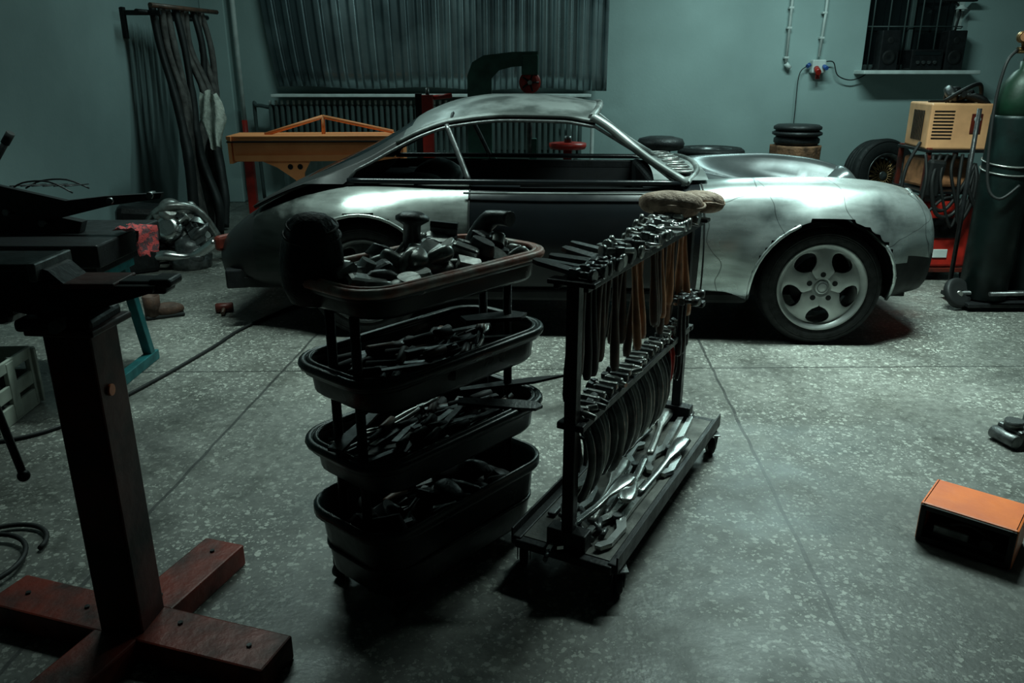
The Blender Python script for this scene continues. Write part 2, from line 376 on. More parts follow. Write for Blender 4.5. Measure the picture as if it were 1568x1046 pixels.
# ------------------------------------------------------------------ CAR
car=E("classic_sports_car",(0,5.04,0),math.radians(-3))
BT=[(-1.71,.42,.43,.45,.33),(-1.68,.54,.475,.49,.28),(-1.60,.64,.555,.57,.25),(-1.42,.73,.675,.685,.25),(-1.15,.81,.78,.77,.25),(-.8,.865,.838,.80,.25),(-.3,.825,.848,.80,.235),(.3,.81,.845,.80,.235),(.95,.815,.845,.865,.235),(1.25,.83,.868,.785,.235),(1.65,.855,.878,.69,.24),(1.95,.835,.856,.63,.25),(2.15,.78,.812,.585,.26),(2.29,.70,.735,.56,.27),(2.37,.57,.61,.53,.29),(2.42,.38,.48,.46,.32)]
WX=(-.77,1.70); RA=.385; WZ=.31
def sect(x):
    w,zs,zc,zb=interp(BT,x); H=zs-zb
    mx=lambda t:zs*(1-t)+zc*t
    f=min(1,max(0,(x-1.0)/.3))
    ct=[(.90,zb),(.955,zb+.1*H),(.985,zb+.28*H),(1.,zb+.48*H),(.99,zb+.66*H),(.955,zb+.82*H),(.885,zb+.935*H),(.80,zb+.985*H),(.72,zs),(.63,mx(.12+.38*f)),(.52,mx(.5+.48*f)),(.34,mx(.85+.13*f)),(.17,mx(.98)),(0,zc+.03*f)]
    return cr([Vector((0,-a*w,z)) for a,z in ct],3)
X0_,X1_=-1.71,2.42
XS=[X0_+i*(X1_-X0_)/150 for i in range(151)]
rows=[]
for x in XS:
    P=sect(x); row=[Vector((x,p.y,p.z)) for p in P]
    rows.append(row+[Vector((x,-p.y,p.z)) for p in P[-2::-1]])
n=len(rows[0])
for row in rows:
    for p in row:
        for wx in WX:
            d=math.hypot(p.x-wx,p.z-WZ)
            if abs(p.y)>.5 and p.z>.2:
                p.y+=math.copysign(.032*math.exp(-((d-RA)/.07)**2),p.y)
faces=[];mats=[]
vv=[p for r in rows for p in r]
for i in range(len(rows)-1):
    for k in range(n-1):
        ids=[i*n+k,i*n+k+1,(i+1)*n+k+1,(i+1)*n+k]
        c=sum((vv[j] for j in ids),Vector())/4
        if abs(c.y)>.42 and any(math.hypot(c.x-wx,c.z-WZ)<RA for wx in WX): continue
        if -.83<c.x<.93 and abs(c.y)<.685 and c.z>.5: continue
        near=abs(c.y); ww=interp(BT,c.x)[0]
        if c.x<-1.42: m=BLKS
        elif c.x<-.19: m=BAREQ if (near>.45 and not(c.z<.34)) else BLKS
        elif c.x<1.055: m=BLKP
        elif near<(.56 if c.y>0 else .66)*ww: m=HOOD
        elif c.y>0: m=FARF
        elif c.x>2.03 and c.z<.47: m=BLACK
        elif c.x>2.34: m=BLKS
        else: m=BARE
        faces.append(ids);mats.append(m)
used=set(j for f in faces for j in f)
for j in used:
    p=vv[j]
    if abs(p.y)<=.42: continue
    for wx in WX:
        dx,dz=p.x-wx,p.z-WZ; d=math.hypot(dx,dz)
        if 1e-6<d<RA: p.x=wx+dx/d*RA; p.z=WZ+dz/d*RA
b=B("body_shell"); b.add(vv,faces,mats,True)
b.add(rows[-1],[list(range(n))],BLACK); b.add(rows[0],[list(range(n))[::-1]],BLKS)
b.build(car)
b=B("underbody"); b.box((.35,0,.27),(3.7,1.38,.06),BLACK)
b.box((.1,0,.34),(1.9,1.3,.06),INTR); b.box((-1.10,0,.5),(.75,.85,.3),BLACK); b.box((1.55,0,.42),(1.3,.85,.26),BLACK)
for sy in (-1,1): b.box((.45,sy*.745,.245),(1.75,.08,.07),BLACK,bev=.02)
b.build(car)
b=B("wheel_arches")
for wx in WX:
    for sy in (-1,1):
        pts=[]
        for k in range(25):
            a=math.radians(-12+204*k/24)
            x=wx+RA*math.cos(a); z=max(.24,WZ+RA*math.sin(a))
            best=min(sect(x),key=lambda p:abs(p.z-z)+(0 if p.z<.8 else 1)); yy=-best.y+.030
            pts.append((x,sy*yy,z))
        # smooth the lip line
        pts=[pts[0]]+[tuple((pts[i-1][q]+2*pts[i][q]+pts[i+1][q])/4 for q in range(3)) for i in range(1,24)]+[pts[24]]
        b.tube(pts,.010,BARE if wx>0 else BAREQ,seg=8)
        r0=[Vector(p) for p in pts]; r1=[Vector((p[0],sy*.45,p[2])) for p in pts]
        b.loft([r0,r1],BLACK,closed=False)
b.build(car)
CEN=[(-1.42,.725),(-1.19,.838),(-.95,.945),(-.79,1.02),(-.63,1.11),(-.49,1.195),(-.3,1.26),(-.1,1.285),(.1,1.287),(.3,1.272),(.50,1.235)]
RAIL=[(-1.42,.64,.70),(-1.2,.69,.80),(-.95,.675,.885),(-.77,.655,.955),(-.6,.63,1.045),(-.45,.605,1.115),(-.3,.585,1.16),(0,.57,1.19),(.3,.565,1.185),(.47,.57,1.16)]
b=B("roof_panel"); rows=[]; xs=[-1.42+i*(1.90/60) for i in range(61)]
for x in xs:
    zc=interp(CEN,x)[0]; yr,zr=interp(RAIL,x); row=[]
    for k in range(-12,13):
        s_=k/12; row.append(Vector((x+.045*(1-s_*s_)*max(0,(x-.2)/.3),yr*s_,zr+(zc-zr)*(1-abs(s_)**2.6))))
    rows.append(row)
nn=25; fs=[];ms=[]
for i in range(60):
    for k in range(24):
        cx=(xs[i]+xs[i+1])/2; s_=abs((k-11.5)/12)
        fs.append([i*nn+k,i*nn+k+1,(i+1)*nn+k+1,(i+1)*nn+k])
        if -1.12<cx<-.52 and s_<.72: ms.append(DGLS)
        elif cx<-.58: ms.append(BLKS)
        else: ms.append(PRIM)
b.add([p for r in rows for p in r],fs,ms,True); o=b.build(car)
md=o.modifiers.new("s","SOLIDIFY"); md.thickness=.018; md.offset=-1
b=B("pillars")
for sy in (-1,1):
    r0=[];r1=[]
    for i in range(61):
        x=-1.42+i*(1.90/60); yr,zr=interp(RAIL,x)
        t=min(1,max(0,(x+.88)/.07)); t=t*t*(3-2*t)
        zl=(1-t)*min(.835,zr-.002)+t*(zr-.028); yl=yr+(.72-yr)*(zr-zl)/max(.001,(zr-.83)) if zr>.86 else yr+.03
        if x<-.88: yl=.715 if zr>.835 else yr+.02
        r0.append(Vector((x,sy*yr,zr)));r1.append(Vector((x,sy*min(yl,.73),zl)))
    b.loft([r0,r1],BLKS,closed=False)
    b.tube([(p.x,p.y*1.004,p.z) for p in r0[26:]],.011,PRIM,seg=6)
    b.tube([(p.x,p.y,p.z) for p in r1[18:]]+[(.70,sy*.635,1.005),(.90,sy*.70,.86)],.010,STEELD,seg=6)
    b.tube([(-.86,sy*.70,.852),(-.4,sy*.715,.852),(.3,sy*.71,.85),(.94,sy*.70,.85)],.016,BLKP,seg=8,smooth=4)
    b.tube([(-.22,sy*.775,.80),(.3,sy*.768,.80),(.98,sy*.77,.80)],.006,PRIM,seg=6,smooth=4)
    b.tube([(-.325,sy*.59,1.14),(-.26,sy*.65,1.0),(-.195,sy*.71,.85)],.016,STEELD,seg=8,smooth=4)
    b.tube([(.46,sy*.572,1.185),(.56,sy*.595,1.125),(.76,sy*.655,.975),(.97,sy*.70,.85)],.022,PRIM,seg=10,smooth=5)
b.tube([(.46,-.57,1.18),(.50,-.4,1.215),(.53,0,1.235),(.50,.4,1.215),(.46,.57,1.18)],.020,PRIM,seg=8,smooth=5)
b.tube([(.97,-.70,.85),(1.07,-.4,.885),(1.10,0,.895),(1.07,.4,.885),(.97,.70,.85)],.016,PRIM,seg=8,smooth=5)
b.build(car)
b=B("cowl_panel")
cow=[]
for x in (.80,.90,1.0,1.09):
    cow.append([Vector((x+.03*(1-(y/.66)**2),y,.855+.03*(1-(y/.66)**2)+(x-.8)*.03)) for y in [-.66+k*.11 for k in range(13)]])
b.loft(cow,PRIM,closed=False)
for y in (-.5,-.32,-.12,.1,.3,.5):
    b.ell((.97+.02*(1-y*y),y,.880+.022*(1-(y/.66)**2)),(.055,.065,.008),BLACK,seg=18)
    b.tube([(.97+.06*math.cos(a),y+.07*math.sin(a),.886+.022*(1-(y/.66)**2)) for a in [2*pi*k/16 for k in range(16)]],.006,STEEL,seg=6,closed=True)
b.box((.83,0,.72),(.06,1.3,.24),INTR,bev=.02)
b.build(car)
b=B("interior")
for sy in (-1,1): b.box((.05,sy*.69,.57),(1.75,.03,.5),INTR)
b.box((-.72,0,.55),(.16,1.3,.46),INTR,bev=.05); b.box((-.95,0,.76),(.4,1.2,.03),INTR)
b.box((.3,.69,.80),(1.1,.035,.05),BLKM)
b.tube([(-.30,-.57,1.14),(-.30,-.4,1.2),(-.30,.4,1.2),(-.30,.57,1.14)],.014,BLKM,smooth=4)
b.ell((-.55,-.3,.75),(.18,.22,.10),PRIM,nz=.1); b.ell((-.5,.3,.77),(.16,.2,.10),PRIM,nz=.1)
b.build(car)
b=B("panel_details")
for sy in (-1,1):
    for xd in (-.19,1.055):
        S=[p for p in sect(xd)][1:22]
        b.tube([(xd+(.03*(.8-p.z) if xd>1 else 0),sy*(-p.y+.001),p.z) for p in S],.005,BLACK,seg=6)
    # headlight tubes at the front of the wings
    M=TR(2.235,sy*.555,.715)@rotm(0,math.radians(52),0)@rotm(sy*math.radians(-10),0,0)
    b.lathe([(.100,-.13),(.108,-.02),(.112,.012),(.104,.026),(.092,.024)],FARF if sy>0 else BARE,32,M,caps=False)
    b.lathe([(.104,.020),(.100,.030),(.092,.028),(.08,.0),(.05,-.03),(0,-.04)],BLKS,32,M)
    b.box((-1.64,sy*.50,.47),(.05,.2,.09),REDP,rot=(0,0,sy*.4),bev=.02)
    b.box((-1.55,sy*.66,.29),(.12,.08,.11),BLKM,rot=(0,0,-sy*.3),bev=.01)
b.box((-.02,-.826,.70),(.15,.02,.022),BLKM,bev=.008)
b.box((2.33,0,.36),(.16,1.0,.14),BLACK,bev=.04); b.box((-1.66,0,.33),(.1,.9,.12),BLACK,bev=.03)
b.cyl((-1.45,-.3,.22),(-1.72,-.3,.24),.035,STEELD); b.box((-1.5,0,.25),(.3,.8,.12),BLKM,bev=.03)
b.build(car)

def wheel(b,M,rad=.322,rimr=.232,wid=.205,rimm=RIM,tyre=TYRE):
    h=wid/2
    b.lathe([(rimr-.01,-h*.9),(rimr+.012,-h),(rimr+.035,-h*1.06),(rad-.03,-h*1.03),(rad-.008,-h*.86),(rad,-h*.7),(rad,-h*.42),(rad-.008,-h*.40),(rad-.008,-h*.34),(rad,-h*.32),(rad,-.006),(rad-.008,-.004),(rad-.008,.004),(rad,.006),(rad,h*.32),(rad-.008,h*.34),(rad-.008,h*.4),(rad,h*.42),(rad,h*.7),(rad-.008,h*.86),(rad-.03,h*1.03),(rimr+.035,h*1.06),(rimr+.012,h),(rimr-.01,h*.9)],tyre,64,M,caps=False)
    for rr in (rimr+.045,rad-.035):
        b.lathe([(rr,h*1.045),(rr+.003,h*1.065),(rr+.006,h*1.045)],tyre,64,M,caps=False)
    b.lathe([(rimr-.012,-h*.9),(rimr-.03,-h*.5),(rimr-.035,h*.5),(rimr-.022,h*.85),(rimr-.006,h*.98),(rimr+.004,h*1.04),(rimr+.006,h*.95)],rimm,64,M,caps=False)
for nm,wx,sy in [("front_near",WX[1],-1),("rear_near",WX[0],-1),("front_far",WX[1],1),("rear_far",WX[0],1)]:
    RM=RIM if wx>0 else STEELD
    b=B("wheel_"+nm); M=TR(wx,sy*.735,.322)@rotm(pi/2 if sy<0 else -pi/2,0,0)
    wheel(b,M,rimm=RM); b.T=M
    zf=.085
    def hz(r): return zf+.012-.10*(max(0,r-.10)/.12)**2*.25+ (-.03 if r<.035 else 0)
    for k in range(5):
        a0=math.radians(90+72*k)
        HW=[(.05,36.01),(.096,36.01),(.106,34),(.114,27),(.126,20),(.142,16),(.160,14.5),(.174,15),(.186,17),(.195,21),(.201,27),(.2045,33),(.207,36.01),(.215,36.01)]
        rings=[[Vector((r*math.cos(a0+math.radians(hw)*s_/6),r*math.sin(a0+math.radians(hw)*s_/6),hz(r)-.006*(abs(s_/6)**3))) for s_ in range(-6,7)] for r,hw in HW]
        rr=[[Vector((p.x,p.y,p.z-.03)) for p in q] for q in rings]
        b.loft(rings,RM,closed=False); b.loft(rr,STEELD,closed=False)
        b.loft([[q[0] for q in rings],[q[0] for q in rr]],STEELD,closed=False); b.loft([[q[-1] for q in rings],[q[-1] for q in rr]],STEELD,closed=False)
        b.lathe([(.0145,0),(.0145,.003)],BLACK,14,M=TR(.070*math.cos(a0),.070*math.sin(a0),hz(.070)-.001))
    b.lathe([(0,hz(.05)+.010),(.03,hz(.05)+.009),(.036,hz(.05)+.004),(.038,hz(.05)-.02)],RM,24)
    b.lathe([(.052,hz(.05)),(.042,hz(.05)-.004),(.036,hz(.05)-.012)],RM,24,caps=False)
    b.lathe([(.024,hz(.05)+.012),(.026,hz(.05)+.0125),(.028,hz(.05)+.0115)],STEELD,20,caps=False)
    b.lathe([(0,.03),(.15,.03),(.15,.0),(0,.0)],BLKM,32)
    b.T=Matrix(); b.build(car)
b=B("axles"); b.cyl((WX[0],-.65,.32),(WX[0],.65,.32),.04,BLKM); b.cyl((WX[1],-.65,.32),(WX[1],.65,.32),.03,BLKM); b.build(car)

# ------------------------------------------------------------------ tray trolley
tl=E("tool_tray_trolley",(-.235,2.12,0),math.radians(49))
L_,W_=.69,.345
def tray(name,z,d,rimm,r=.10,sh=.9):
    b=B(name); f=lambda g,zz,rr=r:rrect(L_*g,W_*g,rr*g,zz)
    b.loft([f(sh,z-d),f(sh+.03,z-d+.01),f(.95,z-.02),f(.965,z-.002),f(.985,z+.004),f(1.0,z),f(1.012,z-.012),f(1.0,z-.026),f(.975,z-.028)],DKPL,capa=True)
    b.tube(rrect(L_*1.004,W_*1.006,r,z-.004),.013,rimm,seg=8,closed=True)
    b.tube(rrect(L_*.955,W_*.94,r*.93,z+.004),.007,rimm,seg=6,closed=True)
    b.build(tl)
tray("tray_1",.93,.075,WORN); tray("tray_2",.70,.09,DKPL); tray("tray_3",.475,.09,DKPL)
b=B("deep_bin"); f=lambda g,zz:rrect(L_*g,W_*g,.10*g,zz)
b.loft([f(.86,.06),f(.89,.07),f(.93,.17),f(.935,.175),f(.96,.265),f(.975,.282),f(.99,.285),f(1.02,.278),f(1.02,.255),f(.985,.245)],DKPL,capa=True)
b.tube(rrect(L_*.925,W_*.925,.095,.15),.006,DKPL,seg=6,closed=True)
b.build(tl)
b=B("frame")
for x in (-.29,.28):
    for y in (-.05,.05): b.cyl((x,y,.06),(x,y,.90),.013,BLKM)
for x in (-.25,.25): b.box((x,0,.055),(.05,.30,.03),BLKM)
b.build(tl)
b=B("casters")
for x in (-.26,.26):
    for y in (-.13,.13):
        b.cyl((x,y-.011,.026),(x,y+.011,.026),.026,BLACK,seg=20); b.box((x,y,.045),(.03,.036,.03),STEELD)
b.build(tl)
def dolly(b,p,kind,sz,rot,m):
    M=Matrix.Translation(p)@rotm(*rot)
    if kind==0: b.box((0,0,0),(sz*1.3,sz*.8,sz*.5),m,bev=sz*.16,M=M)
    elif kind==1:
        rings=[[Vector((sz*.6*math.cos(a)*(1-.15*k),sz*.45*math.sin(a)*(1 if math.sin(a)>0 else .6)*(1-.15*k),sz*.25*k)) for a in [2*pi*i/20 for i in range(20)]] for k in (-1,-.8,.8,1)]
        b.loft(rings,m,capa=True,capb=True,M=M)
    elif kind==2: b.ell((0,0,0),(sz*.6,sz*.42,sz*.3),m,M=M,sq=.7,seg=16)
    elif kind==3:
        b.lathe([(sz*.2,-sz*.55),(sz*.22,-sz*.5),(sz*.22,sz*.15),(sz*.42,sz*.28),(sz*.42,sz*.36),(sz*.25,sz*.46),(0,sz*.48)],m,20,M)
    elif kind==4:
        b.tube([(-sz*.7,0,-.05*sz),(-sz*.3,0,.1*sz),(.1*sz,.05*sz,.1*sz),(.5*sz,.2*sz,0),(.75*sz,.4*sz,-.05*sz)],[sz*.26,sz*.30,sz*.3,sz*.22,sz*.1],m,seg=10,smooth=3,M=M,flat=.75)
    elif kind==5:
        prof=[(-.4,-.4),(.4,-.4),(.4,-.2),(.15,-.1),(.15,.12),(.35,.2),(.3,.38),(-.3,.38),(-.35,.2),(-.15,.12),(-.15,-.1),(-.4,-.2)]
        b.prism([(x*sz,y*sz) for x,y in prof],sz*1.1,m,M=M@rotm(pi/2,0,0))
b=B("dolly_blocks")
mm=[STEEL,STEEL,STEEL,STEEL,STEELD,STEELD]
pts=[]
for i in range(92):
    for _ in range(30):
        x,y=U(-.27,.295),U(-.13,.13)
        if all(math.hypot(x-a,y-c)>.036 for a,c in pts[-28:]): break
    pts.append((x,y))
    lay=0 if i<40 else (1 if i<74 else 2)
    z=.895+lay*.030+U(-.006,.008)
    if lay==2: x*=.85;y*=.7
    dolly(b,(x,y,z),random.choice([0,1,1,4,5,1,2,0,2]),U(.056,.084),(U(-.5,.5),U(-.5,.5),U(0,6.3)),random.choice(mm))
dolly(b,(.0,.05,1.005),3,.11,(0.05,.05,0),STEELD)
dolly(b,(.13,.06,.985),5,.07,(.1,.1,.7),STEELD)
M=TR(.25,-.02,.985)@rotm(.3,.5,1.7); b.tube([(-.07,0,0),(0,0,.03),(.07,0,.0),(.10,0,-.04)],[.022,.028,.028,.02],STEELD,seg=12,smooth=4,M=M)
b.build(tl)
b=B("leather_bag")
rings=[]
prof=[(0.0,.012,.01),(.012,.055,.035),(.05,.074,.046),(.11,.078,.052),(.155,.074,.055),(.185,.067,.055),(.21,.058,.05),(.228,.04,.035),(.236,.012,.01)]
for z,a,c in prof:
    ring=[]
    for k in range(32):
        t=2*pi*k/32; fz=1+.05*math.cos(6*t)*(z/.21)+.05*noise.noise(Vector((math.cos(t)*2,math.sin(t)*2,z*25)))
        ring.append(Vector((a*math.cos(t)*fz,c*math.sin(t)*fz+.02*(z/.2)**2,z)))
    rings.append(ring)
M=TR(-.315,.085,.855)@rotm(.12,.08,-.85)
b.loft(rings,LEATB,capa=True,capb=True,M=M)
for zz,a,c in ((.184,.069,.058),(.206,.061,.053)):
    b.tube([Vector((a*math.cos(t),c*math.sin(t)+.02*(zz/.2)**2,zz+.01*math.sin(t))) for t in [2*pi*k/32 for k in range(32)]],.004,LEATB,seg=6,closed=True,M=M)
b.build(tl)
def filetool(b,p,rz,L,m,ry=0,hm=None):
    M=Matrix.Translation(p)@rotm(0,ry,rz)
    if R()<.6:
        b.box((L*.1,0,0),(L*.7,.02,.006),m,bev=.0015,M=M); b.cyl((-L*.25,0,0),(-L*.55,0,0),.012,hm or BLACK,r2=.015,seg=10,M=M,bev=.003)
    else:
        b.cyl((-L*.1,0,0),(L*.5,0,0),.005,m,seg=8,M=M); b.cyl((-L*.1,0,0),(-L*.5,0,0),.012,hm or WOODD,r2=.014,seg=10,M=M,bev=.003); 
        b.box((L*.52,0,0),(.05,.022,.008),m,bev=.003,M=M)
def plier(b,p,rz,m,s=1,ry=0,rx=0):
    M=Matrix.Translation(p)@rotm(rx,ry,rz)
    for q in (-1,1):
        b.tube([(.07*s,-q*.003,0),(.03*s,-q*.010*s,0),(0,0,0),(-.03*s,q*.012*s,0),(-.09*s,q*.016*s,0),(-.13*s,q*.012*s,0)],.007*s,m,seg=8,smooth=3,M=M)
    b.cyl((0,0,-.008*s),(0,0,.008*s),.012*s,m,seg=12,M=M)
b=B("hand_tools")
for zt,nf,npl in ((.645,44,8),(.42,30,4),(.16,16,2)):
    for i in range(nf): filetool(b,(U(-.17,.17),U(-.10,.10),zt+U(0,.05)),U(-.7,.7)+(pi if R()<.5 else 0),U(.2,.3),random.choice([STEELD,BLKM,BLKM]),U(-.12,.12))
    for i in range(npl): plier(b,(U(-.2,.2),U(-.10,.10),zt+U(.01,.05)),U(-.8,.8),random.choice([STEELD,BLKM,STEELD,STEEL]),U(.8,1.1),U(-.2,.2),U(-.3,.3))
b.build(tl)
b=B("slapper_files")
M=TR(.28,-.05,.50)@rotm(0,-.05,-.62); b.prism([(-.15,-.012),(.0,-.02),(.08,-.022),(.19,0),(.08,.016),(0,.018),(-.15,.012)],.008,BLKM,M=M)
M=TR(.16,-.12,.49)@rotm(.2,.05,-.9); b.prism([(-.12,-.014),(.05,-.02),(.11,-.018),(.13,0),(.11,.02),(.05,.022),(-.12,.014)],.01,STEELD,M=M)
M=TR(-.22,.05,.495)@rotm(.1,.05,.5); b.prism([(-.16,-.02),(.12,-.012),(.12,.012),(-.16,.02)],.01,BLKM,M=M)
M=TR(.24,-.05,.725)@rotm(.1,.08,-.3); b.prism([(-.12,-.02),(.06,-.03),(.10,0),(.06,.03),(-.12,.02)],.012,BLKM,M=M)
b.build(tl)
b=B("bin_contents")
for i in range(26): dolly(b,(U(-.25,.27),U(-.10,.10),.18+U(0,.04)),random.choice([0,1,2,4]),U(.06,.1),(U(-.6,.6),U(-.6,.6),U(0,6)),random.choice([BLKM,BLACK,BLKM]))
b.build(tl)

# ------------------------------------------------------------------ hammer rack
rk=E("hammer_rack_trolley",(.405,2.435,0),math.radians(61.7))
b=B("frame"); X0,X1=-.53,.53; ZR=.90
for y in (-.15,.15): b.box((0,y,.115),(1.10,.03,.03),BLKM); b.box((0,y*1.09,.13),(1.10,.006,.05),BLKM,bev=.001)
for x in (-.545,.545,-.2,.2): b.box((x,0,.112),(.03,.30,.026),BLKM)
b.box((0,0,.122),(1.06,.28,.008),PLY,bev=.001)
for x in (X0+.02,X1-.02): b.box((x,0,.51),(.035,.035,.78),BLKM,bev=.003)
for y in (-.042,.042): b.box((0,y,ZR),(1.08,.014,.022),BLKM,bev=.002)
for x in (X0,X1): b.box((x+(.01 if x<0 else -.01),0,ZR+.007),(.045,.135,.014),BLKM)
for y in (-.03,.03): b.box((0,y,.50),(1.0,.012,.022),BLKM,bev=.002)
b.box((X0+.02,0,.50),(.03,.08,.02),BLKM);b.box((X1-.02,0,.50),(.03,.08,.02),BLKM)
b.box((X1-.03,0,.60),(.04,.16,.02),BLKM)
for x in (X0+.02,X1-.02): b.box((x,0,.15),(.05,.12,.06),BLKM)
b.build(rk)
b=B("casters")
for x in (-.50,.50):
    for y in (-.15,.15):
        a=U(-.6,.6); M=TR(x,y,0)@rotm(0,0,a)
        b.cyl((.012,-.012,.035),(.012,.012,.035),.035,BLACK,seg=24,M=M,bev=.004); b.cyl((.012,-.0135,.035),(.012,.0135,.035),.018,STEELD,seg=16,M=M)
        for q in (-.019,.019): b.prism([(.024,.025),(.0,.022),(-.02,.088),(.025,.088)],.003,STEELD,M=M@TR(0,q,0)@rotm(pi/2,0,0))
        b.box((0,0,.092),(.06,.05,.006),STEELD,M=M)
b.build(rk)
def hammer(b,M,kind,hm,m,L=.31):
    rings=[]
    for z,a,c in [(.015,.009,.012),(-.02,.009,.012),(-.09,.008,.010),(-.16,.010,.013),(-.23,.014,.017),(-.29,.0135,.017),(-.305,.010,.013)]:
        zz=z*L/.305
        rings.append([Vector((c*math.sin(t),a*math.cos(t),zz)) for t in [2*pi*k/12 for k in range(12)]])
    b.loft(rings,hm,capa=True,capb=True,M=M)
    b.box((0,0,.006),(.03,.026,.03),m,bev=.006,M=M)
    b.cyl((0,.01,.006),(0,.045,.006),.009,m,seg=12,M=M); b.lathe([(.009,0),(.019,.006),(.020,.014),(.017,.018)],m,20,M@TR(0,.042,.006)@rotm(-pi/2,0,0))
    if kind==0: b.cyl((0,-.01,.006),(0,-.085,.002),.0105,m,r2=.002,seg=12,M=M)
    elif kind==1: b.prism([(-.009,0),(.009,0),(.007,.03),(.018,.07),(-.018,.07),(-.007,.03)],.01,m,M=M@TR(0,-.008,.006)@rotm(0,0,pi))
    elif kind==2:
        b.cyl((0,-.01,.006),(0,-.04,.006),.008,m,seg=12,M=M); b.lathe([(.008,0),(.016,.006),(.016,.018),(.012,.024)],m,20,M@TR(0,-.036,.006)@rotm(pi/2,0,0))
    else: b.prism([(-.017,0),(.017,0),(.017,.095),(.010,.115),(-.010,.115),(-.017,.095)],.012,m,M=M@TR(0,-.01,.010)@rotm(.08,0,pi)); 
b=B("hammers")
N=24
for i in range(N):
    f=i/(N-1); x=-.50+f*.94
    near=f<.30
    M=TR(x+U(-.006,.006),U(-.008,.008),ZR+.020)@rotm(U(-.10,.10),U(-.10,.10),U(-.3,.3)+(pi if (R()<.5 and not near) else 0)+(pi if near else 0))
    hammer(b,M,3 if near and i%3<2 else random.choice([0,1,2,2,1]),random.choice([WOODD,BLACK,WOODD]) if f<.28 else random.choice([WOODH,WOODH,WOODD]),random.choice([STEEL,STEELD,STEELD]) if near else random.choice([STEEL,CHROME,STEEL,STEELD]),U(.28,.37))
b.build(rk)
b=B("hammer_heads_row")
for i in range(12):
    f=i/11; x=-.28+f*.66
    M=TR(x,U(-.03,.03),ZR+.045)@rotm(U(-.2,.2),U(-.2,.2),U(-.9,.9)+pi/2*(i%2))
    b.cyl((0,-.045,0),(0,.045,0),.009,STEEL,seg=12,M=M); b.lathe([(.009,0),(.018,.005),(.018,.014),(.015,.017)],STEEL,20,M@TR(0,.042,0)@rotm(-pi/2,0,0)); b.box((0,0,0),(.028,.03,.026),STEELD,bev=.006,M=M)
b.build(rk)
b=B("locking_clamps")
for i in range(22):
    x=-.46+i*.042
    M=TR(x,U(-.008,.008)-.01,.50)@rotm(U(-.05,.05),U(-.05,.05),U(-.1,.1))
    m=[STEEL,STEELD,STEEL][i%3]
    if i<17:
        b.tube([(0,.03,.035),(0,.005,.0),(0,-.022,-.05),(0,-.034,-.11),(0,-.030,-.17),(0,-.012,-.225),(0,.004,-.25)],[.008,.012,.013,.012,.013,.013,.009],m,seg=10,smooth=3,M=M,flat=.55)
        b.tube([(0,.032,.0),(0,.016,-.05),(0,.004,-.11),(0,.008,-.16)],[.008,.010,.009,.006],STEELD,seg=8,smooth=3,M=M,flat=.6)
        b.box((0,.012,.03),(.018,.06,.024),m,bev=.006,M=M); b.cyl((0,-.03,-.06),(0,.015,-.05),.005,STEELD,seg=8,M=M)
    else:
        for q in (-1,1): b.tube([(0,q*.008,.04),(0,-q*.008,.01),(0,q*.016,-.05),(0,q*.018,-.13),(0,q*.01,-.17)],.008,REDB if i in(18,19) else BLKM,seg=8,smooth=3,M=M)
        b.box((0,0,.03),(.014,.03,.04),STEEL,bev=.004,M=M)
b.build(rk)
b=B("pliers_and_screws")
for i in range(26):
    x=-.47+i*.037; M=TR(x,U(-.03,.03),.525)@rotm(U(-.4,.4),U(-.3,.3),U(-.5,.5))
    b.cyl((0,-.03,0),(0,.03,0),.009,random.choice([STEEL,STEELD]),seg=10,M=M,bev=.002); b.box((0,.02,0),(.02,.02,.022),STEELD,M=M)
for i in range(5):
    x=.36+i*.03; M=TR(x,U(-.04,.02),.635)@rotm(0,0,U(-.4,.4)); hammer(b,M,2,BLKM,STEELD,.2)
b.build(rk)
b=B("body_spoons_and_clamps")
def spoon(p,rz,L,m):
    M=TR(*p)@rotm(U(-.04,.04),U(-.03,.03),rz)
    st=[(-.5,.012),(-.42,.014),(-.1,.012),(.08,.011),(.2,.022),(.34,.030),(.45,.026),(.5,.010)]
    rings=[]
    for s_,hw in st:
        z=.004+.018*math.sin(max(0,s_+.1)*3.0)
        rings.append([Vector((s_*L,-hw,z)),Vector((s_*L,-hw*.6,z+.005)),Vector((s_*L,hw*.6,z+.005)),Vector((s_*L,hw,z)),Vector((s_*L,hw*.6,z-.005)),Vector((s_*L,-hw*.6,z-.005))])
    b.loft(rings,m,capa=True,capb=True,M=M)
def cclamp(M,s=1,m=STEEL):
    MM=M@Matrix.Scale(s,4)
    b.prism([(-.26,.006),(-.25,.022),(-.06,.026),(.02,.030),(.07,.052),(.17,.050),(.205,.030),(.205,.012),(.185,.012),(.165,.030),(.09,.030),(.05,.010),(-.06,.006)],.014,m,M=MM)
    b.prism([(-.23,-.008),(-.22,-.026),(-.08,-.028),(.02,-.024),(.08,-.044),(.17,-.042),(.205,-.026),(.205,-.010),(.185,-.010),(.16,-.024),(.09,-.024),(.05,-.008),(-.06,-.006)],.012,m,M=MM@TR(0,0,.003))
    b.cyl((.03,.005,-.012),(.03,.005,.014),.014,STEELD,seg=12,M=MM); b.cyl((-.25,.012,0),(-.30,.010,0),.008,STEELD,seg=10,M=MM)
for p,r,s in (((-.30,-.075,.138),3.10,1),((-.02,-.02,.139),.10,1.05),((.22,-.07,.138),3.22,1.1),((-.36,.05,.138),.15,.9)):
    cclamp(TR(*p)@rotm(0,0,r),s,CHROME)
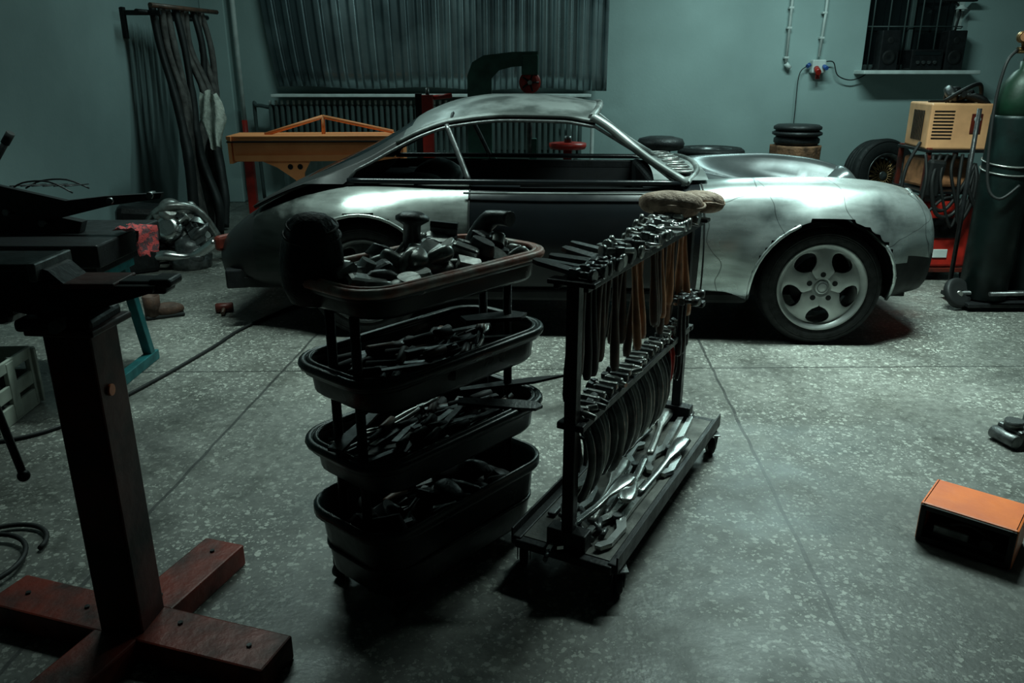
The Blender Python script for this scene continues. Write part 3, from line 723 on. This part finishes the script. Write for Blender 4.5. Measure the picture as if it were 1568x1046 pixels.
for p,r,L,m in (((-.20,.0,.145),.12,.42,STEEL),((.05,-.10,.142),-.04,.46,CHROME),((.30,.0,.142),.16,.40,STEEL),((.12,.05,.142),3.1,.40,STEELD),((-.12,-.06,.158),3.3,.36,CHROME),((.34,.08,.142),.05,.3,STEEL),((-.3,-.02,.16),-.2,.34,CHROME)): spoon(p,r,L,m)
b.box((.0,.11,.135),(.8,.025,.012),STEELD)
for i in range(8): b.cyl((U(-.5,-.42),U(-.1,.1),.14),(U(-.42,-.34),U(-.1,.1),.15),.008,STEELD)
b.build(rk)
e=E("leather_sandbag",(.56,2.79,ZR+.035),math.radians(-15)); b=B("bag"); b.ell((0,0,.044),(.112,.07,.044),LEATH,nz=.12,ns=14,seg=28,sq=.8); b.tube([(.112*math.cos(t),.068*math.sin(t),.04+.006*math.sin(3*t)) for t in [2*pi*k/30 for k in range(30)]],.005,LEATH,seg=6,closed=True); b.build(e)
e=E("leather_sandbag",(.69,2.93,ZR+.022),math.radians(10)); b=B("bag"); b.ell((0,0,.042),(.09,.065,.040),LEATH,nz=.15,ns=12,seg=28,sq=.8); b.tube([(.09*math.cos(t),.065*math.sin(t),.04+.006*math.sin(3*t)) for t in [2*pi*k/30 for k in range(30)]],.005,LEATH,seg=6,closed=True); b.build(e)

# ------------------------------------------------------------------ vise stand
vs=E("bench_vise_stand",(-.985,1.73,0))
b=B("post"); b.box((0,0,.45),(.112,.112,.84),REDD,rot=(0,0,math.radians(-5)),bev=.006)
b.box((0,0,.875),(.16,.16,.016),REDD,rot=(0,0,math.radians(-5)))
b.cyl((.054,-.02,.72),(.060,-.02,.72),.014,ORNG); b.build(vs)
b=B("cross_base"); rz=math.radians(-17.5)
b.box((0,0,.035),(.86,.135,.07),REDP,rot=(0,0,rz),bev=.006)
b.T=rotm(0,0,rz); b.box((0,.22,.035),(.135,.32,.069),REDP,bev=.006); b.box((0,-.22,.035),(.135,.32,.069),REDP,bev=.006)
for x,y in ((-.35,0),(.35,0),(0,.32),(0,.10),(-.15,0),(.13,.02)): b.cyl((x,y,.07),(x,y,.075),.007,BLKM,seg=6)
b.T=Matrix(); b.build(vs)
b=B("vise"); b.T=TR(0,0,-.025)
b.box((-.02,0,.915),(.17,.15,.03),BLKM,bev=.01)
b.lathe([(.065,0),(.06,.03),(.06,.06)],BLKM,20,TR(-.02,0,.92))
b.prism([(-.16,.955),(-.08,.935),(.06,.935),(.10,.955),(.20,.985),(.205,1.0),(.08,1.0),(.03,.985),(-.02,1.035),(-.05,1.045),(-.16,1.04)],.10,BLKM,M=rotm(pi/2,0,0)) 
b.box((-.13,0,1.045),(.18,.14,.016),BLKM,bev=.003); b.box((-.04,0,1.035),(.018,.15,.04),STEELD,bev=.003)
b.box((.05,0,1.0),(.14,.11,.012),REDP,bev=.003)
b.box((-.24,0,.97),(.22,.09,.13),BLKM,bev=.02); b.box((-.34,0,1.02),(.06,.15,.06),BLKM,bev=.005)
b.cyl((-.5,0,.965),(-.1,0,.965),.02,STEELD); b.cyl((-.54,0,.965),(-.48,0,.965),.032,BLKM,bev=.004)
b.box((.12,.0,.99),(.2,.06,.03),BLKM,bev=.006); b.box((.21,.0,1.0),(.05,.07,.02),BLKM,bev=.006)
b.cyl((.0,-.10,.92),(.0,.10,.92),.014,STEELD)
b.T=Matrix(); b.build(vs)
b=B("handle"); b.cyl((-.24,-.04,.90),(-.135,-.10,.54),.009,BLKM); b.ell((-.135,-.10,.54),(.014,.014,.014),BLKM); b.ell((-.24,-.04,.90),(.014,.014,.014),BLKM); b.build(vs)

# ------------------------------------------------------------------ bench on the left with lever shear
e=E("steel_workbench",(0,0,0)); b=B("top"); b.box((-2.4,3.62,.67),(1.30,.62,.10),BLKM,bev=.008); b.box((-2.4,3.62,.60),(1.2,.5,.05),BLKM); b.build(e)
b=B("legs")
for x in (-1.86,-2.9):
    b.box((x,3.62,.55),(.05,.34,.05),TEAL)
    for y0,y1 in ((3.55,3.40),(3.70,3.86)):
        A,L=align((x,y0,.58),(x,y1,.0)); b.box((0,0,L/2),(.045,.045,L),TEAL,M=A)
    b.box((x,3.63,.025),(.05,.55,.05),TEAL)
b.build(e)
e=E("lever_shear",(-2.2,3.6,.722)); b=B("frame")
b.prism([(-.28,0),(.24,0),(.26,.05),(.08,.09),(-.05,.16),(-.2,.17),(-.28,.1)],.05,BLKM,M=rotm(pi/2,0,0))
b.prism([(-.24,.13),(.15,.07),(.40,.13),(.62,.16),(.63,.185),(.38,.17),(.2,.15),(-.1,.22),(-.24,.2)],.03,BLKM,M=TR(.02,-.04,0)@rotm(pi/2,0,0))
for p in ((-.2,.1),(-.05,.1),(.1,.05),(.42,.15),(.6,.175)): b.cyl((p[0],-.07,p[1]),(p[0],-.02,p[1]),.016,STEELD,seg=6)
b.cyl((-.20,-.02,.16),(-.0,-.02,.42),.014,BLKM); b.cyl((-.02,-.02,.395),(.015,-.02,.44),.018,BLACK)
b.tube([(-.1,.05,.17),(-.02,.05,.215),(.1,.05,.22),(.2,.05,.17)],.004,BLKM,smooth=4)
for k in range(6): b.cyl((-.08+k*.05,.05,.20),(-.05+k*.05,.2,.19),.003,BLKM,seg=6)
b.tube([(-.1,.2,.17),(-.02,.2,.205),(.1,.2,.21),(.2,.2,.17)],.004,BLKM,smooth=4)
b.build(e)
e=E("red_rag",(-1.72,3.60,.70)); b=B("cloth"); rows=[]
for i in range(12):
    row=[]
    for j in range(9):
        t=i/11; y=(j-4)*.022
        x=-.06+min(t,.4)*.25+.018*math.sin(j*1.4+i*.5)+.02*t; z=.045-max(0,t-.4)*.20+.03*noise.noise(Vector((i*.7,j*.7,3)))
        row.append(Vector((x,y,z)))
    rows.append(row)
b.loft(rows,CLRED,closed=False); b.build(e)
e=E("plastic_crate",(-2.38,3.12,0),math.radians(4)); b=B("walls")
cw,cd,ch=.52,.36,.27
for s_ in (-1,1):
    for z,hh in ((.04,.08),(.135,.06),(.245,.05)): b.box((0,s_*cd/2,z),(cw,.015,hh),CRATE); b.box((s_*cw/2,0,z),(.015,cd,hh),CRATE)
    for k in range(5): b.box((-cw/2+k*cw/4,s_*cd/2,.135),(.05,.02,.25),CRATE)
    for k in range(3): b.box((s_*cw/2,-cd/2+k*cd/2,.135),(.02,.06,.25),CRATE)
b.box((0,0,.012),(cw,cd,.02),CRATE); b.build(e)
b=B("contents"); 
for i in range(10): b.box((U(-.2,.2),U(-.12,.12),U(.06,.18)),(.12,.08,.06),random.choice([BLKM,STEELD]),rot=(U(-.4,.4),U(-.4,.4),U(0,3)))
b.build(e)
e=E("engine_parts_heap",(-2.5,6.05,0)); b=B("parts")
b.lathe([(.06,0),(.15,.02),(.16,.1),(.1,.14),(.1,.2),(.05,.24)],STEELD,24,TR(.05,-.1,.0)@rotm(.2,.1,0))
b.lathe([(.08,0),(.11,.01),(.11,.07),(.06,.09)],CHROME,24,TR(-.1,-.05,.28)@rotm(1.2,.3,0)); b.lathe([(.06,0),(.09,.01),(.09,.16),(.05,.18)],STEEL,24,TR(-.15,.05,.36)@rotm(.8,.9,0))
b.tube([(-.3,-.2,.05),(-.1,-.25,.12),(.1,-.2,.10),(.3,-.2,.22)],.04,CHROME,smooth=5); b.tube([(-.3,0,.3),(-.1,-.1,.45),(.1,0,.42),(.2,.1,.2)],.03,STEEL,smooth=5)
for i in range(40):
    z=U(.03,.42); rr=.36*(1-z/.55)
    dolly(b,(U(-rr,rr)-.03,U(-rr,rr)*.8,z),random.choice([0,1,2,3,4,5]),U(.07,.15),(U(-1,1),U(-1,1),U(0,6)),random.choice([STEEL,STEELD,BLKM,STEEL,STEELD]))
b.build(e)
b=B("black_housings"); 
b.box((-.35,.1,.22),(.4,.3,.44),BLKM,bev=.05,rot=(0,.1,.3)); b.box((-.3,-.25,.1),(.3,.25,.2),BLKM,bev=.04,rot=(0,0,.6)); b.build(e)
e=E("work_boot",(-2.14,4.62,0),.5); b=B("shoe"); b.ell((.05,0,.045),(.10,.045,.045),BOOT,nz=.1); b.lathe([(.045,.02),(.048,.08),(.05,.14),(.045,.142),(.043,.1)],BOOT,18,TR(-.03,0,0)); b.box((.035,0,.012),(.22,.085,.024),BLACK,bev=.01); b.build(e)
e=E("rubber_mallet_head",(-1.78,4.72,0)); b=B("head"); b.cyl((-.05,0,.03),(.05,.03,.03),.03,REDP,bev=.006); b.cyl((0,.015,.03),(.02,-.08,.02),.012,WOODD); b.build(e)

e=E("wall_hanging_rack",(0,0,0)); b=B("bars")
b.cyl((-3.1,7.1,1.88),(-2.95,8.3,1.90),.022,BLKM); b.cyl((-2.98,7.1,1.93),(-2.85,8.3,1.95),.02,WOODD)
for y in (7.25,8.15): b.box((-3.13,y,1.88),(.34,.04,.04),BLKM); b.box((-3.28,y,1.80),(.03,.05,.25),BLKM)
b.build(e)
b=B("hanging_hoses")
for i in range(9):
    f=i/8; y=7.3+.85*f; x=-3.03+.09*f+U(-.02,.02); dx=.34-.20*f+U(-.05,.05)
    P=[(x,y,1.95),(x+.04+U(-.04,.04),y-.03,1.6),(x+.12+U(-.08,.08),y-.10,1.15),(x+dx*.75+U(-.08,.08),y-.25,.7),(x+dx+U(-.05,.05),y-.42,.3),(x+dx+.05,y-.52,.03)]
    b.tube(P,[U(.03,.045),.04,.05,U(.055,.08),.06,.05],FOAM if i%3 else BLACK,seg=10,smooth=6,flat=.7)
b.build(e)
b=B("hanging_cloth"); rows=[]
for i in range(12):
    z=1.24-i*.042; wd=.07+.04*math.sin(i*.45)+(.02 if i>4 else 0)
    rows.append([Vector((-2.68+.010*i+wd*(k/10-.5)*2,7.35+.03*math.sin(k*1.3+i*.4)-.02*i,z-.02*math.sin(k*.9))) for k in range(11)])
b.loft(rows,CLOTH,closed=False); b.build(e)

# ------------------------------------------------------------------ behind the car
e=E("sheet_metal_folding_machine",(-1.62,6.85,0),math.radians(3)); b=B("beam")
b.box((0,-.10,.80),(1.36,.03,.17),ORNW,bev=.006); b.box((.02,.10,.895),(1.50,.42,.03),ORNW,bev=.006); b.box((0,-.13,.735),(1.32,.05,.05),ORNW,bev=.006)
b.box((-.05,-.125,.865),(1.34,.03,.012),BLKM,bev=.002); b.box((0,.25,.78),(1.4,.04,.2),ORNW)
b.box((-.70,.05,.80),(.03,.36,.22),ORNW); b.box((.70,.05,.80),(.03,.36,.22),ORNW)
for a,c in (((-.45,.05,.91),(.03,.12,1.05)),((.03,.12,1.05),(.62,.05,.93)),((.03,.12,1.05),(.03,.1,.9))): b.cyl(a,c,.016,ORNW,seg=8)
b.build(e)
b=B("legs")
b.prism([(-.24,.0),(.0,.0),(-.06,-.11),(-.06,-.22),(-.10,-.22),(-.14,-.16),(-.28,-.06),(-.42,0)],.03,ORNW,M=TR(-.05,-.12,.72)@rotm(pi/2,0,0))
for x in (-.12,-.20): b.cyl((x-.02,-.14,.665),(x-.02,-.137,.665),.022,BLKM)
for x in (-.6,.6):
    b.box((x,.05,.36),(.07,.07,.72),ORNW if x>0 else REDB); b.box((x,.05,.03),(.09,.5,.05),BLKM)
b.build(e)
e=E("english_wheel",(0,6.6,0)); b=B("c_frame")
b.prism([(-.33,.0),(-.16,.0),(-.16,.55),(.20,.60),(.20,.70),(-.10,.70),(-.16,.80),(-.16,1.36),(-.10,1.42),(.0,1.445),(.20,1.46),(.20,1.56),(.0,1.555),(-.22,1.53),(-.31,1.48),(-.35,1.38),(-.35,.8)],.09,GRNP,M=rotm(pi/2,0,0))
b.box((.14,0,1.46),(.13,.12,.15),GRNP,bev=.01); b.box((.17,0,.45),(.06,.07,.9),GRNP); b.box((-.10,0,.03),(.6,.5,.06),GRNP)
b.build(e)
b=B("wheels"); b.lathe([(.02,-.02),(.03,-.03),(.065,-.03),(.07,-.02),(.085,-.02),(.085,.02),(.07,.02),(.065,.03),(.03,.03),(.02,.02)],REDB,32,TR(.14,-.02,1.33)@rotm(pi/2,0,0))
for k in range(5): b.cyl((.14,-.05,1.33),(.14+.07*math.cos(k*1.257),-.05,1.33+.07*math.sin(k*1.257)),.007,BLKM,seg=8)
b.cyl((.14,-.09,1.33),(.14,.07,1.33),.018,STEEL); b.box((.19,0,1.38),(.03,.08,.14),BLKM)
b.cyl((.14,-.02,.76),(.14,-.02,1.2),.022,STEELD) ; b.cyl((.14,-.03,1.2),(.14,.03,1.2),.04,STEELD); b.cyl((.14,0,1.16),(.14,0,1.24),.02,STEELD)
b.build(e)
e=E("red_post_stand",(-.66,6.5,0)); b=B("post"); b.box((0,0,.62),(.09,.06,1.24),REDB,bev=.006); b.box((0,0,.02),(.3,.3,.04),BLKM); b.cyl((.05,0,1.22),(.19,-.05,1.235),.018,REDB); b.cyl((0,0,1.2),(0,0,1.29),.015,STEELD); b.box((-.07,0,1.0),(.05,.05,.5),BLKM); b.build(e)
e=E("red_round_table",(.45,6.6,0)); b=B("table"); b.lathe([(.02,0),(.14,.0),(.15,.02),(.15,.045),(.02,.05)],REDB,28,TR(0,0,.82)); b.cyl((0,0,.03),(0,0,.83),.035,REDB); b.cyl((0,0,0),(0,0,.03),.15,BLKM); b.cyl((.0,0,.87),(.0,0,.92),.03,STEELD); b.build(e)
e=E("stool",(1.38,7.6,0)); b=B("seat"); b.lathe([(0,.0),(.17,.0),(.21,.02),(.22,.06),(.2,.10),(.12,.12),(0,.125)],LEATB,28,TR(0,0,.72))
b.build(e); b=B("legs")
for k in range(4): b.cyl((.1*math.cos(k*1.57+.7),.1*math.sin(k*1.57+.7),.73),(.2*math.cos(k*1.57+.7),.2*math.sin(k*1.57+.7),0),.014,BLKM)
b.tube([(.16*math.cos(t),.16*math.sin(t),.3) for t in [2*pi*k/20 for k in range(20)]],.009,BLKM,closed=True); b.build(e)
e=E("tree_stump_anvil_block",(2.90,8.35,0)); b=B("trunk"); rings=[]
for z in [0,.05,.2,.4,.6,.68,.70]:
    ring=[]
    for k in range(48):
        t=2*pi*k/48; r_=.235+.03*noise.noise(Vector((math.cos(t)*2.5,math.sin(t)*2.5,z*1.2)))+.008*math.sin(9*t)+(.03 if z<.05 else 0)
        ring.append(Vector((r_*math.cos(t),r_*math.sin(t),z)))
    rings.append(ring)
b.loft(rings,BARK,capb=True); b.build(e)
b=B("cushions")
for z,r,h in ((.70,.225,.09),(.79,.245,.05),(.84,.235,.06)): b.lathe([(0,0),(r-.03,0),(r,h*.3),(r,h*.7),(r-.03,h),(0,h)],LEATB,32,TR(0,0,z))
b.build(e)
def loosetyre(name,loc,M,rad,rimr,wid):
    e=E(name,loc); b=B("tyre"); wheel(b,M,rad,rimr,wid,rimm=STEELD); b.build(e)
    b=B("mesh_rim"); h=wid/2
    b.lathe([(0,h*.55),(.04,h*.6),(.05,h*.45)],STEELD,20,M,caps=False)
    for k in range(20):
        a=2*pi*k/20
        for q in (-1,1):
            a2=a+q*.3; p=M@Vector((.045*math.cos(a),.045*math.sin(a),h*.5)); r_=M@Vector(((rimr-.03)*math.cos(a2),(rimr-.03)*math.sin(a2),h*.62)); b.cyl(p,r_,.005,BRASS,seg=6)
    b.lathe([(.0,0),(.18,0),(.18,-.01),(0,-.01)],BLACK,24,M); b.build(e)
loosetyre("spare_wheel",(3.84,8.45,0),TR(0,0,.375)@rotm(math.radians(82),0,math.radians(14)),.375,.22,.24)
e=E("stacked_tyre",(2.0,8.2,0)); b=B("tyres"); 
for i in range(4): wheel(b,TR(0,0,.09+i*.17),.33,.2,.16,rimm=STEELD)
b.build(e)

# ------------------------------------------------------------------ welder cart and gas cylinders
e=E("welding_machine_cart",(3.04,5.75,0)); b=B("welder_case")
b.T=TR(0,0,1.06)@rotm(0,0,-.12)
b.box((0,0,0),(.40,.42,.30),CREAM,bev=.012)
for k in range(9): b.box((-.11,-.212,.10-k*.022),(.13,.004,.008),BLKM,bev=0)
b.box((.10,-.212,.02),(.07,.008,.13),REDP,bev=.003); b.cyl((.1,-.214,.05),(.1,-.225,.05),.02,WHT); b.box((0,0,.155),(.3,.03,.02),BLKM)
for k in range(7): b.box((-.203,-.1+k*.03,0),(.004,.012,.2),BLKM,bev=0)
b.T=Matrix(); b.build(e)
b=B("cart_frame")
for x in (-.2,.2):
    for y in (-.2,.2): b.box((x,y,.5),(.03,.03,.84),REDP)
b.box((0,0,.90),(.44,.46,.02),BLKM); b.box((0,0,.08),(.46,.5,.03),REDP); b.box((0,0,.62),(.44,.46,.02),BLKM)
b.box((-.02,-.06,.33),(.36,.36,.46),REDB,bev=.02); b.box((-.03,-.245,.38),(.2,.01,.14),BLKM); b.box((-.03,-.245,.2),(.1,.01,.06),WHT)
b.box((.0,.05,.74),(.34,.30,.2),WOODH,bev=.02,rot=(0,0,.1))
for x in (-.2,.2): b.cyl((x-.02,-.2,.045),(x+.02,-.2,.045),.045,BLACK,seg=20); b.cyl((x-.02,.2,.045),(x+.02,.2,.045),.045,BLACK,seg=20)
b.build(e)
b=B("cables")
for i in range(7):
    P=[(-.24+i*.05,-.24,.88),(-.28+i*.05+U(-.04,.04),-.32,.72+U(-.05,.05)),(-.2+i*.05+U(-.06,.06),-.33,.5+U(-.1,.06)),(-.12+i*.04,-.32,.42+U(0,.2)),(0+i*.02,-.3,.66+U(-.06,.06)),(.1,-.25,.82)]
    b.tube(P,U(.008,.014),BLACK,seg=8,smooth=6)
b.tube([(-.22,-.1,.95),(-.32,-.15,.75),(-.33,-.2,.45),(-.25,-.28,.2),(-.3,-.3,.03)],.012,BLACK,smooth=6)
b.box((-.18,-.27,.72),(.12,.06,.26),BLACK,bev=.03,rot=(0,.1,0))
b.build(e)
b=B("clutter_on_top")
for i in range(10): dolly(b,(U(-.12,.18),U(-.15,.15),1.235+U(0,.04)),random.choice([0,2,4]),U(.07,.12),(U(-1,1),U(-1,1),U(0,6)),random.choice([BLKM,BLACK,STEELD,STEEL]))
b.tube([(-.1,-.1,1.22),(0,-.15,1.30),(.12,-.1,1.33),(.2,0,1.24)],.014,BLACK,smooth=5); b.build(e)
e=E("gas_cylinder_cart",(2.98,4.88,0)); 
b=B("cylinder_1"); b.lathe([(.11,0),(.135,.02),(.135,1.10),(.135,1.12)],GASG,36,TR(0,0,.05)); b.lathe([(.134,1.14),(.13,1.25),(.105,1.35),(.06,1.41),(.035,1.43),(.035,1.47)],GASL,36); b.build(e)
b=B("cylinder_2"); b.lathe([(.11,0),(.125,.02),(.125,1.15),(.11,1.25),(.06,1.33),(.03,1.36),(.03,1.40)],GASG,36,TR(.30,.06,.05)); b.build(e)
b=B("regulators")
b.cyl((0,0,1.47),(0,0,1.56),.022,BRASS); b.cyl((-.07,0,1.53),(.07,0,1.53),.018,BRASS); b.cyl((-.02,-.03,1.56),(-.02,-.10,1.56),.03,BRASS)
for x,z in ((-.075,1.60),(.03,1.64)): b.cyl((x,-.02,z),(x,-.05,z),.032,BRASS,bev=.003); b.cyl((x,-.051,z),(x,-.053,z),.024,WOODH); b.cyl((x,-.03,z),(x*.5,0,1.53),.008,BRASS)
b.cyl((.30,.06,1.40),(.30,.06,1.5),.02,BRASS); b.cyl((.24,.03,1.53),(.24,.0,1.53),.032,BRASS)
b.tube([(-.07,0,1.53),(-.14,-.03,1.45),(-.17,-.05,1.2),(-.16,-.1,.8),(-.1,-.15,.7),(0,-.16,.78)],.009,BLACK,smooth=6)
b.build(e)
b=B("frame"); 
for x in (-.13,.42): b.cyl((x,.15,.08),(x,.17,1.2),.014,BLKM)
b.box((.15,.02,.04),(.62,.34,.025),BLKM)
for z in (.85,.90): b.tube([(.139*math.cos(t),.139*math.sin(t),z+.02*math.sin(t)) for t in [2*pi*k/28 for k in range(28)]],.005,STEEL,closed=True,seg=6)
b.cyl((-.22,-.06,.10),(.50,-.06,.10),.016,STEELD); b.cyl((-.05,-.16,.12),(.50,-.16,.13),.014,STEELD)
b.build(e)
b=B("wheels")
for x in (-.19,.48): b.lathe([(.0,-.02),(.03,-.022),(.06,-.018),(.085,-.024),(.095,-.015),(.095,.015),(.085,.024),(.06,.018),(.03,.022),(0,.02)],BLACK,28,TR(x,-.06,.10)@rotm(pi/2-.5,0,.35)); b.cyl((x,-.09,.1),(x,-.03,.1),.02,STEEL)
b.build(e)

# ------------------------------------------------------------------ orange box, jack, hoses
e=E("orange_heater_box",(1.455,2.20,0),math.atan2(-.17,.2)); b=B("shell")
w_,d_,h_=.27,.20,.135
b.box((0,.0,h_-.009),(w_,d_,.018),ORNG,bev=.007); 
for s_ in (-1,1): b.box((s_*(w_/2-.008),0,h_/2),(.016,d_,h_),ORNG,bev=.007)
b.box((0,.01,.02),(w_-.02,d_-.02,.03),BLACK); b.box((0,.05,.06),(w_-.03,.10,.11),BLACK,bev=.01)
b.build(e)
b=B("front_frame"); yf=-d_/2
for s_ in (-1,1): b.box((s_*(w_/2-.012),yf,h_/2),(.018,.012,h_-.01),BLACK)
for z in (.012,h_-.014): b.box((0,yf,z),(w_-.01,.012,.018),BLACK)
b.box((-.04,yf+.03,.05),(.10,.03,.03),STEELD); b.cyl((.06,yf+.01,.05),(.06,yf+.05,.05),.018,BLACK); b.tube([(-.09,yf+.04,.04),(0,yf+.03,.09),(.09,yf+.04,.05)],.006,BLACK,smooth=4)
b.build(e)
e=E("trolley_jack",(2.14,2.94,0),.25); b=B("body"); b.box((0,0,.05),(.32,.12,.045),STEELD,bev=.01); b.box((.05,0,.085),(.22,.09,.05),RAD,bev=.015); b.cyl((-.17,-.06,.03),(-.17,.06,.03),.028,STEELD,bev=.004); b.cyl((.15,-.06,.03),(.15,.06,.03),.028,STEELD,bev=.004)
b.cyl((-.14,0,.07),(-.14,0,.10),.035,STEELD); b.cyl((.15,0,.1),(.5,0,.14),.014,STEEL); b.build(e)
e=E("air_hose",(0,0,0)); b=B("hose")
b.tube([(-2.6,2.75,.009),(-2.2,2.85,.009),(-1.92,3.0,.009),(-1.76,3.4,.009),(-1.62,4.0,.009),(-1.55,4.4,.009),(-1.35,4.9,.009),(-1.1,5.3,.009)],.009,BLACK,seg=8,smooth=8)
b.build(e)
b=B("coil"); P=[]
for k in range(70):
    t=k/70*2*pi*1.8; P.append((-1.62+.15*math.cos(t)+.015*math.sin(t*.6),2.14+(.15+.02*t/6)*math.sin(t)-.015*t,.012+.0045*t*.35))
b.tube(P,.008,BLACK,seg=8); b.build(e)

# ------------------------------------------------------------------ lights
def tubelamp(loc,rz,power,col,sx=1.3,sy=.18,spread=180):
    e=E("fluorescent_ceiling_lamp",loc,rz); b=B("fixture")
    b.box((0,0,.04),(sx+.06,sy+.06,.05),WHT,bev=.01); b.cyl((-sx/2+.1,0,.06),(-sx/2+.1,0,ZC-loc[2]),.008,BLKM); b.cyl((sx/2-.1,0,.06),(sx/2-.1,0,ZC-loc[2]),.008,BLKM)
    b.build(e)
    ld=bpy.data.lights.new("tube_light","AREA"); ld.shape='RECTANGLE'; ld.size=sx; ld.size_y=sy; ld.energy=power; ld.color=col; ld.spread=math.radians(spread)
    lo=bpy.data.objects.new("tube_light",ld); sc.collection.objects.link(lo); lo.parent=e; lo.location=(0,0,.0)
T1=(.74,1.0,.92)
tubelamp((1.75,4.0,3.0),.05,96,T1,1.5,.22,104)
tubelamp((-1.1,4.1,3.0),.05,34,T1,1.5,.22,104)
T2=(.66,1.0,.95)
tubelamp((2.6,7.3,3.1),0,66,T2,1.5,.22)
tubelamp((-1.4,7.2,3.1),0,22,T2,1.3,.22)
wd=bpy.data.worlds.new("World"); sc.world=wd; wd.use_nodes=True
wd.node_tree.nodes["Background"].inputs[0].default_value=(.2,.4,.4,1); wd.node_tree.nodes["Background"].inputs[1].default_value=.02
sc.view_settings.view_transform='Standard'
sc.view_settings.look='None'

cd_=bpy.data.cameras.new("camera"); cam=bpy.data.objects.new("camera",cd_); sc.collection.objects.link(cam)
cd_.sensor_width=36; cd_.lens=28; cd_.clip_start=.02
cam.location=(0,0,1.42); cam.rotation_euler=(math.radians(90-18.8),0,0)
sc.camera=cam
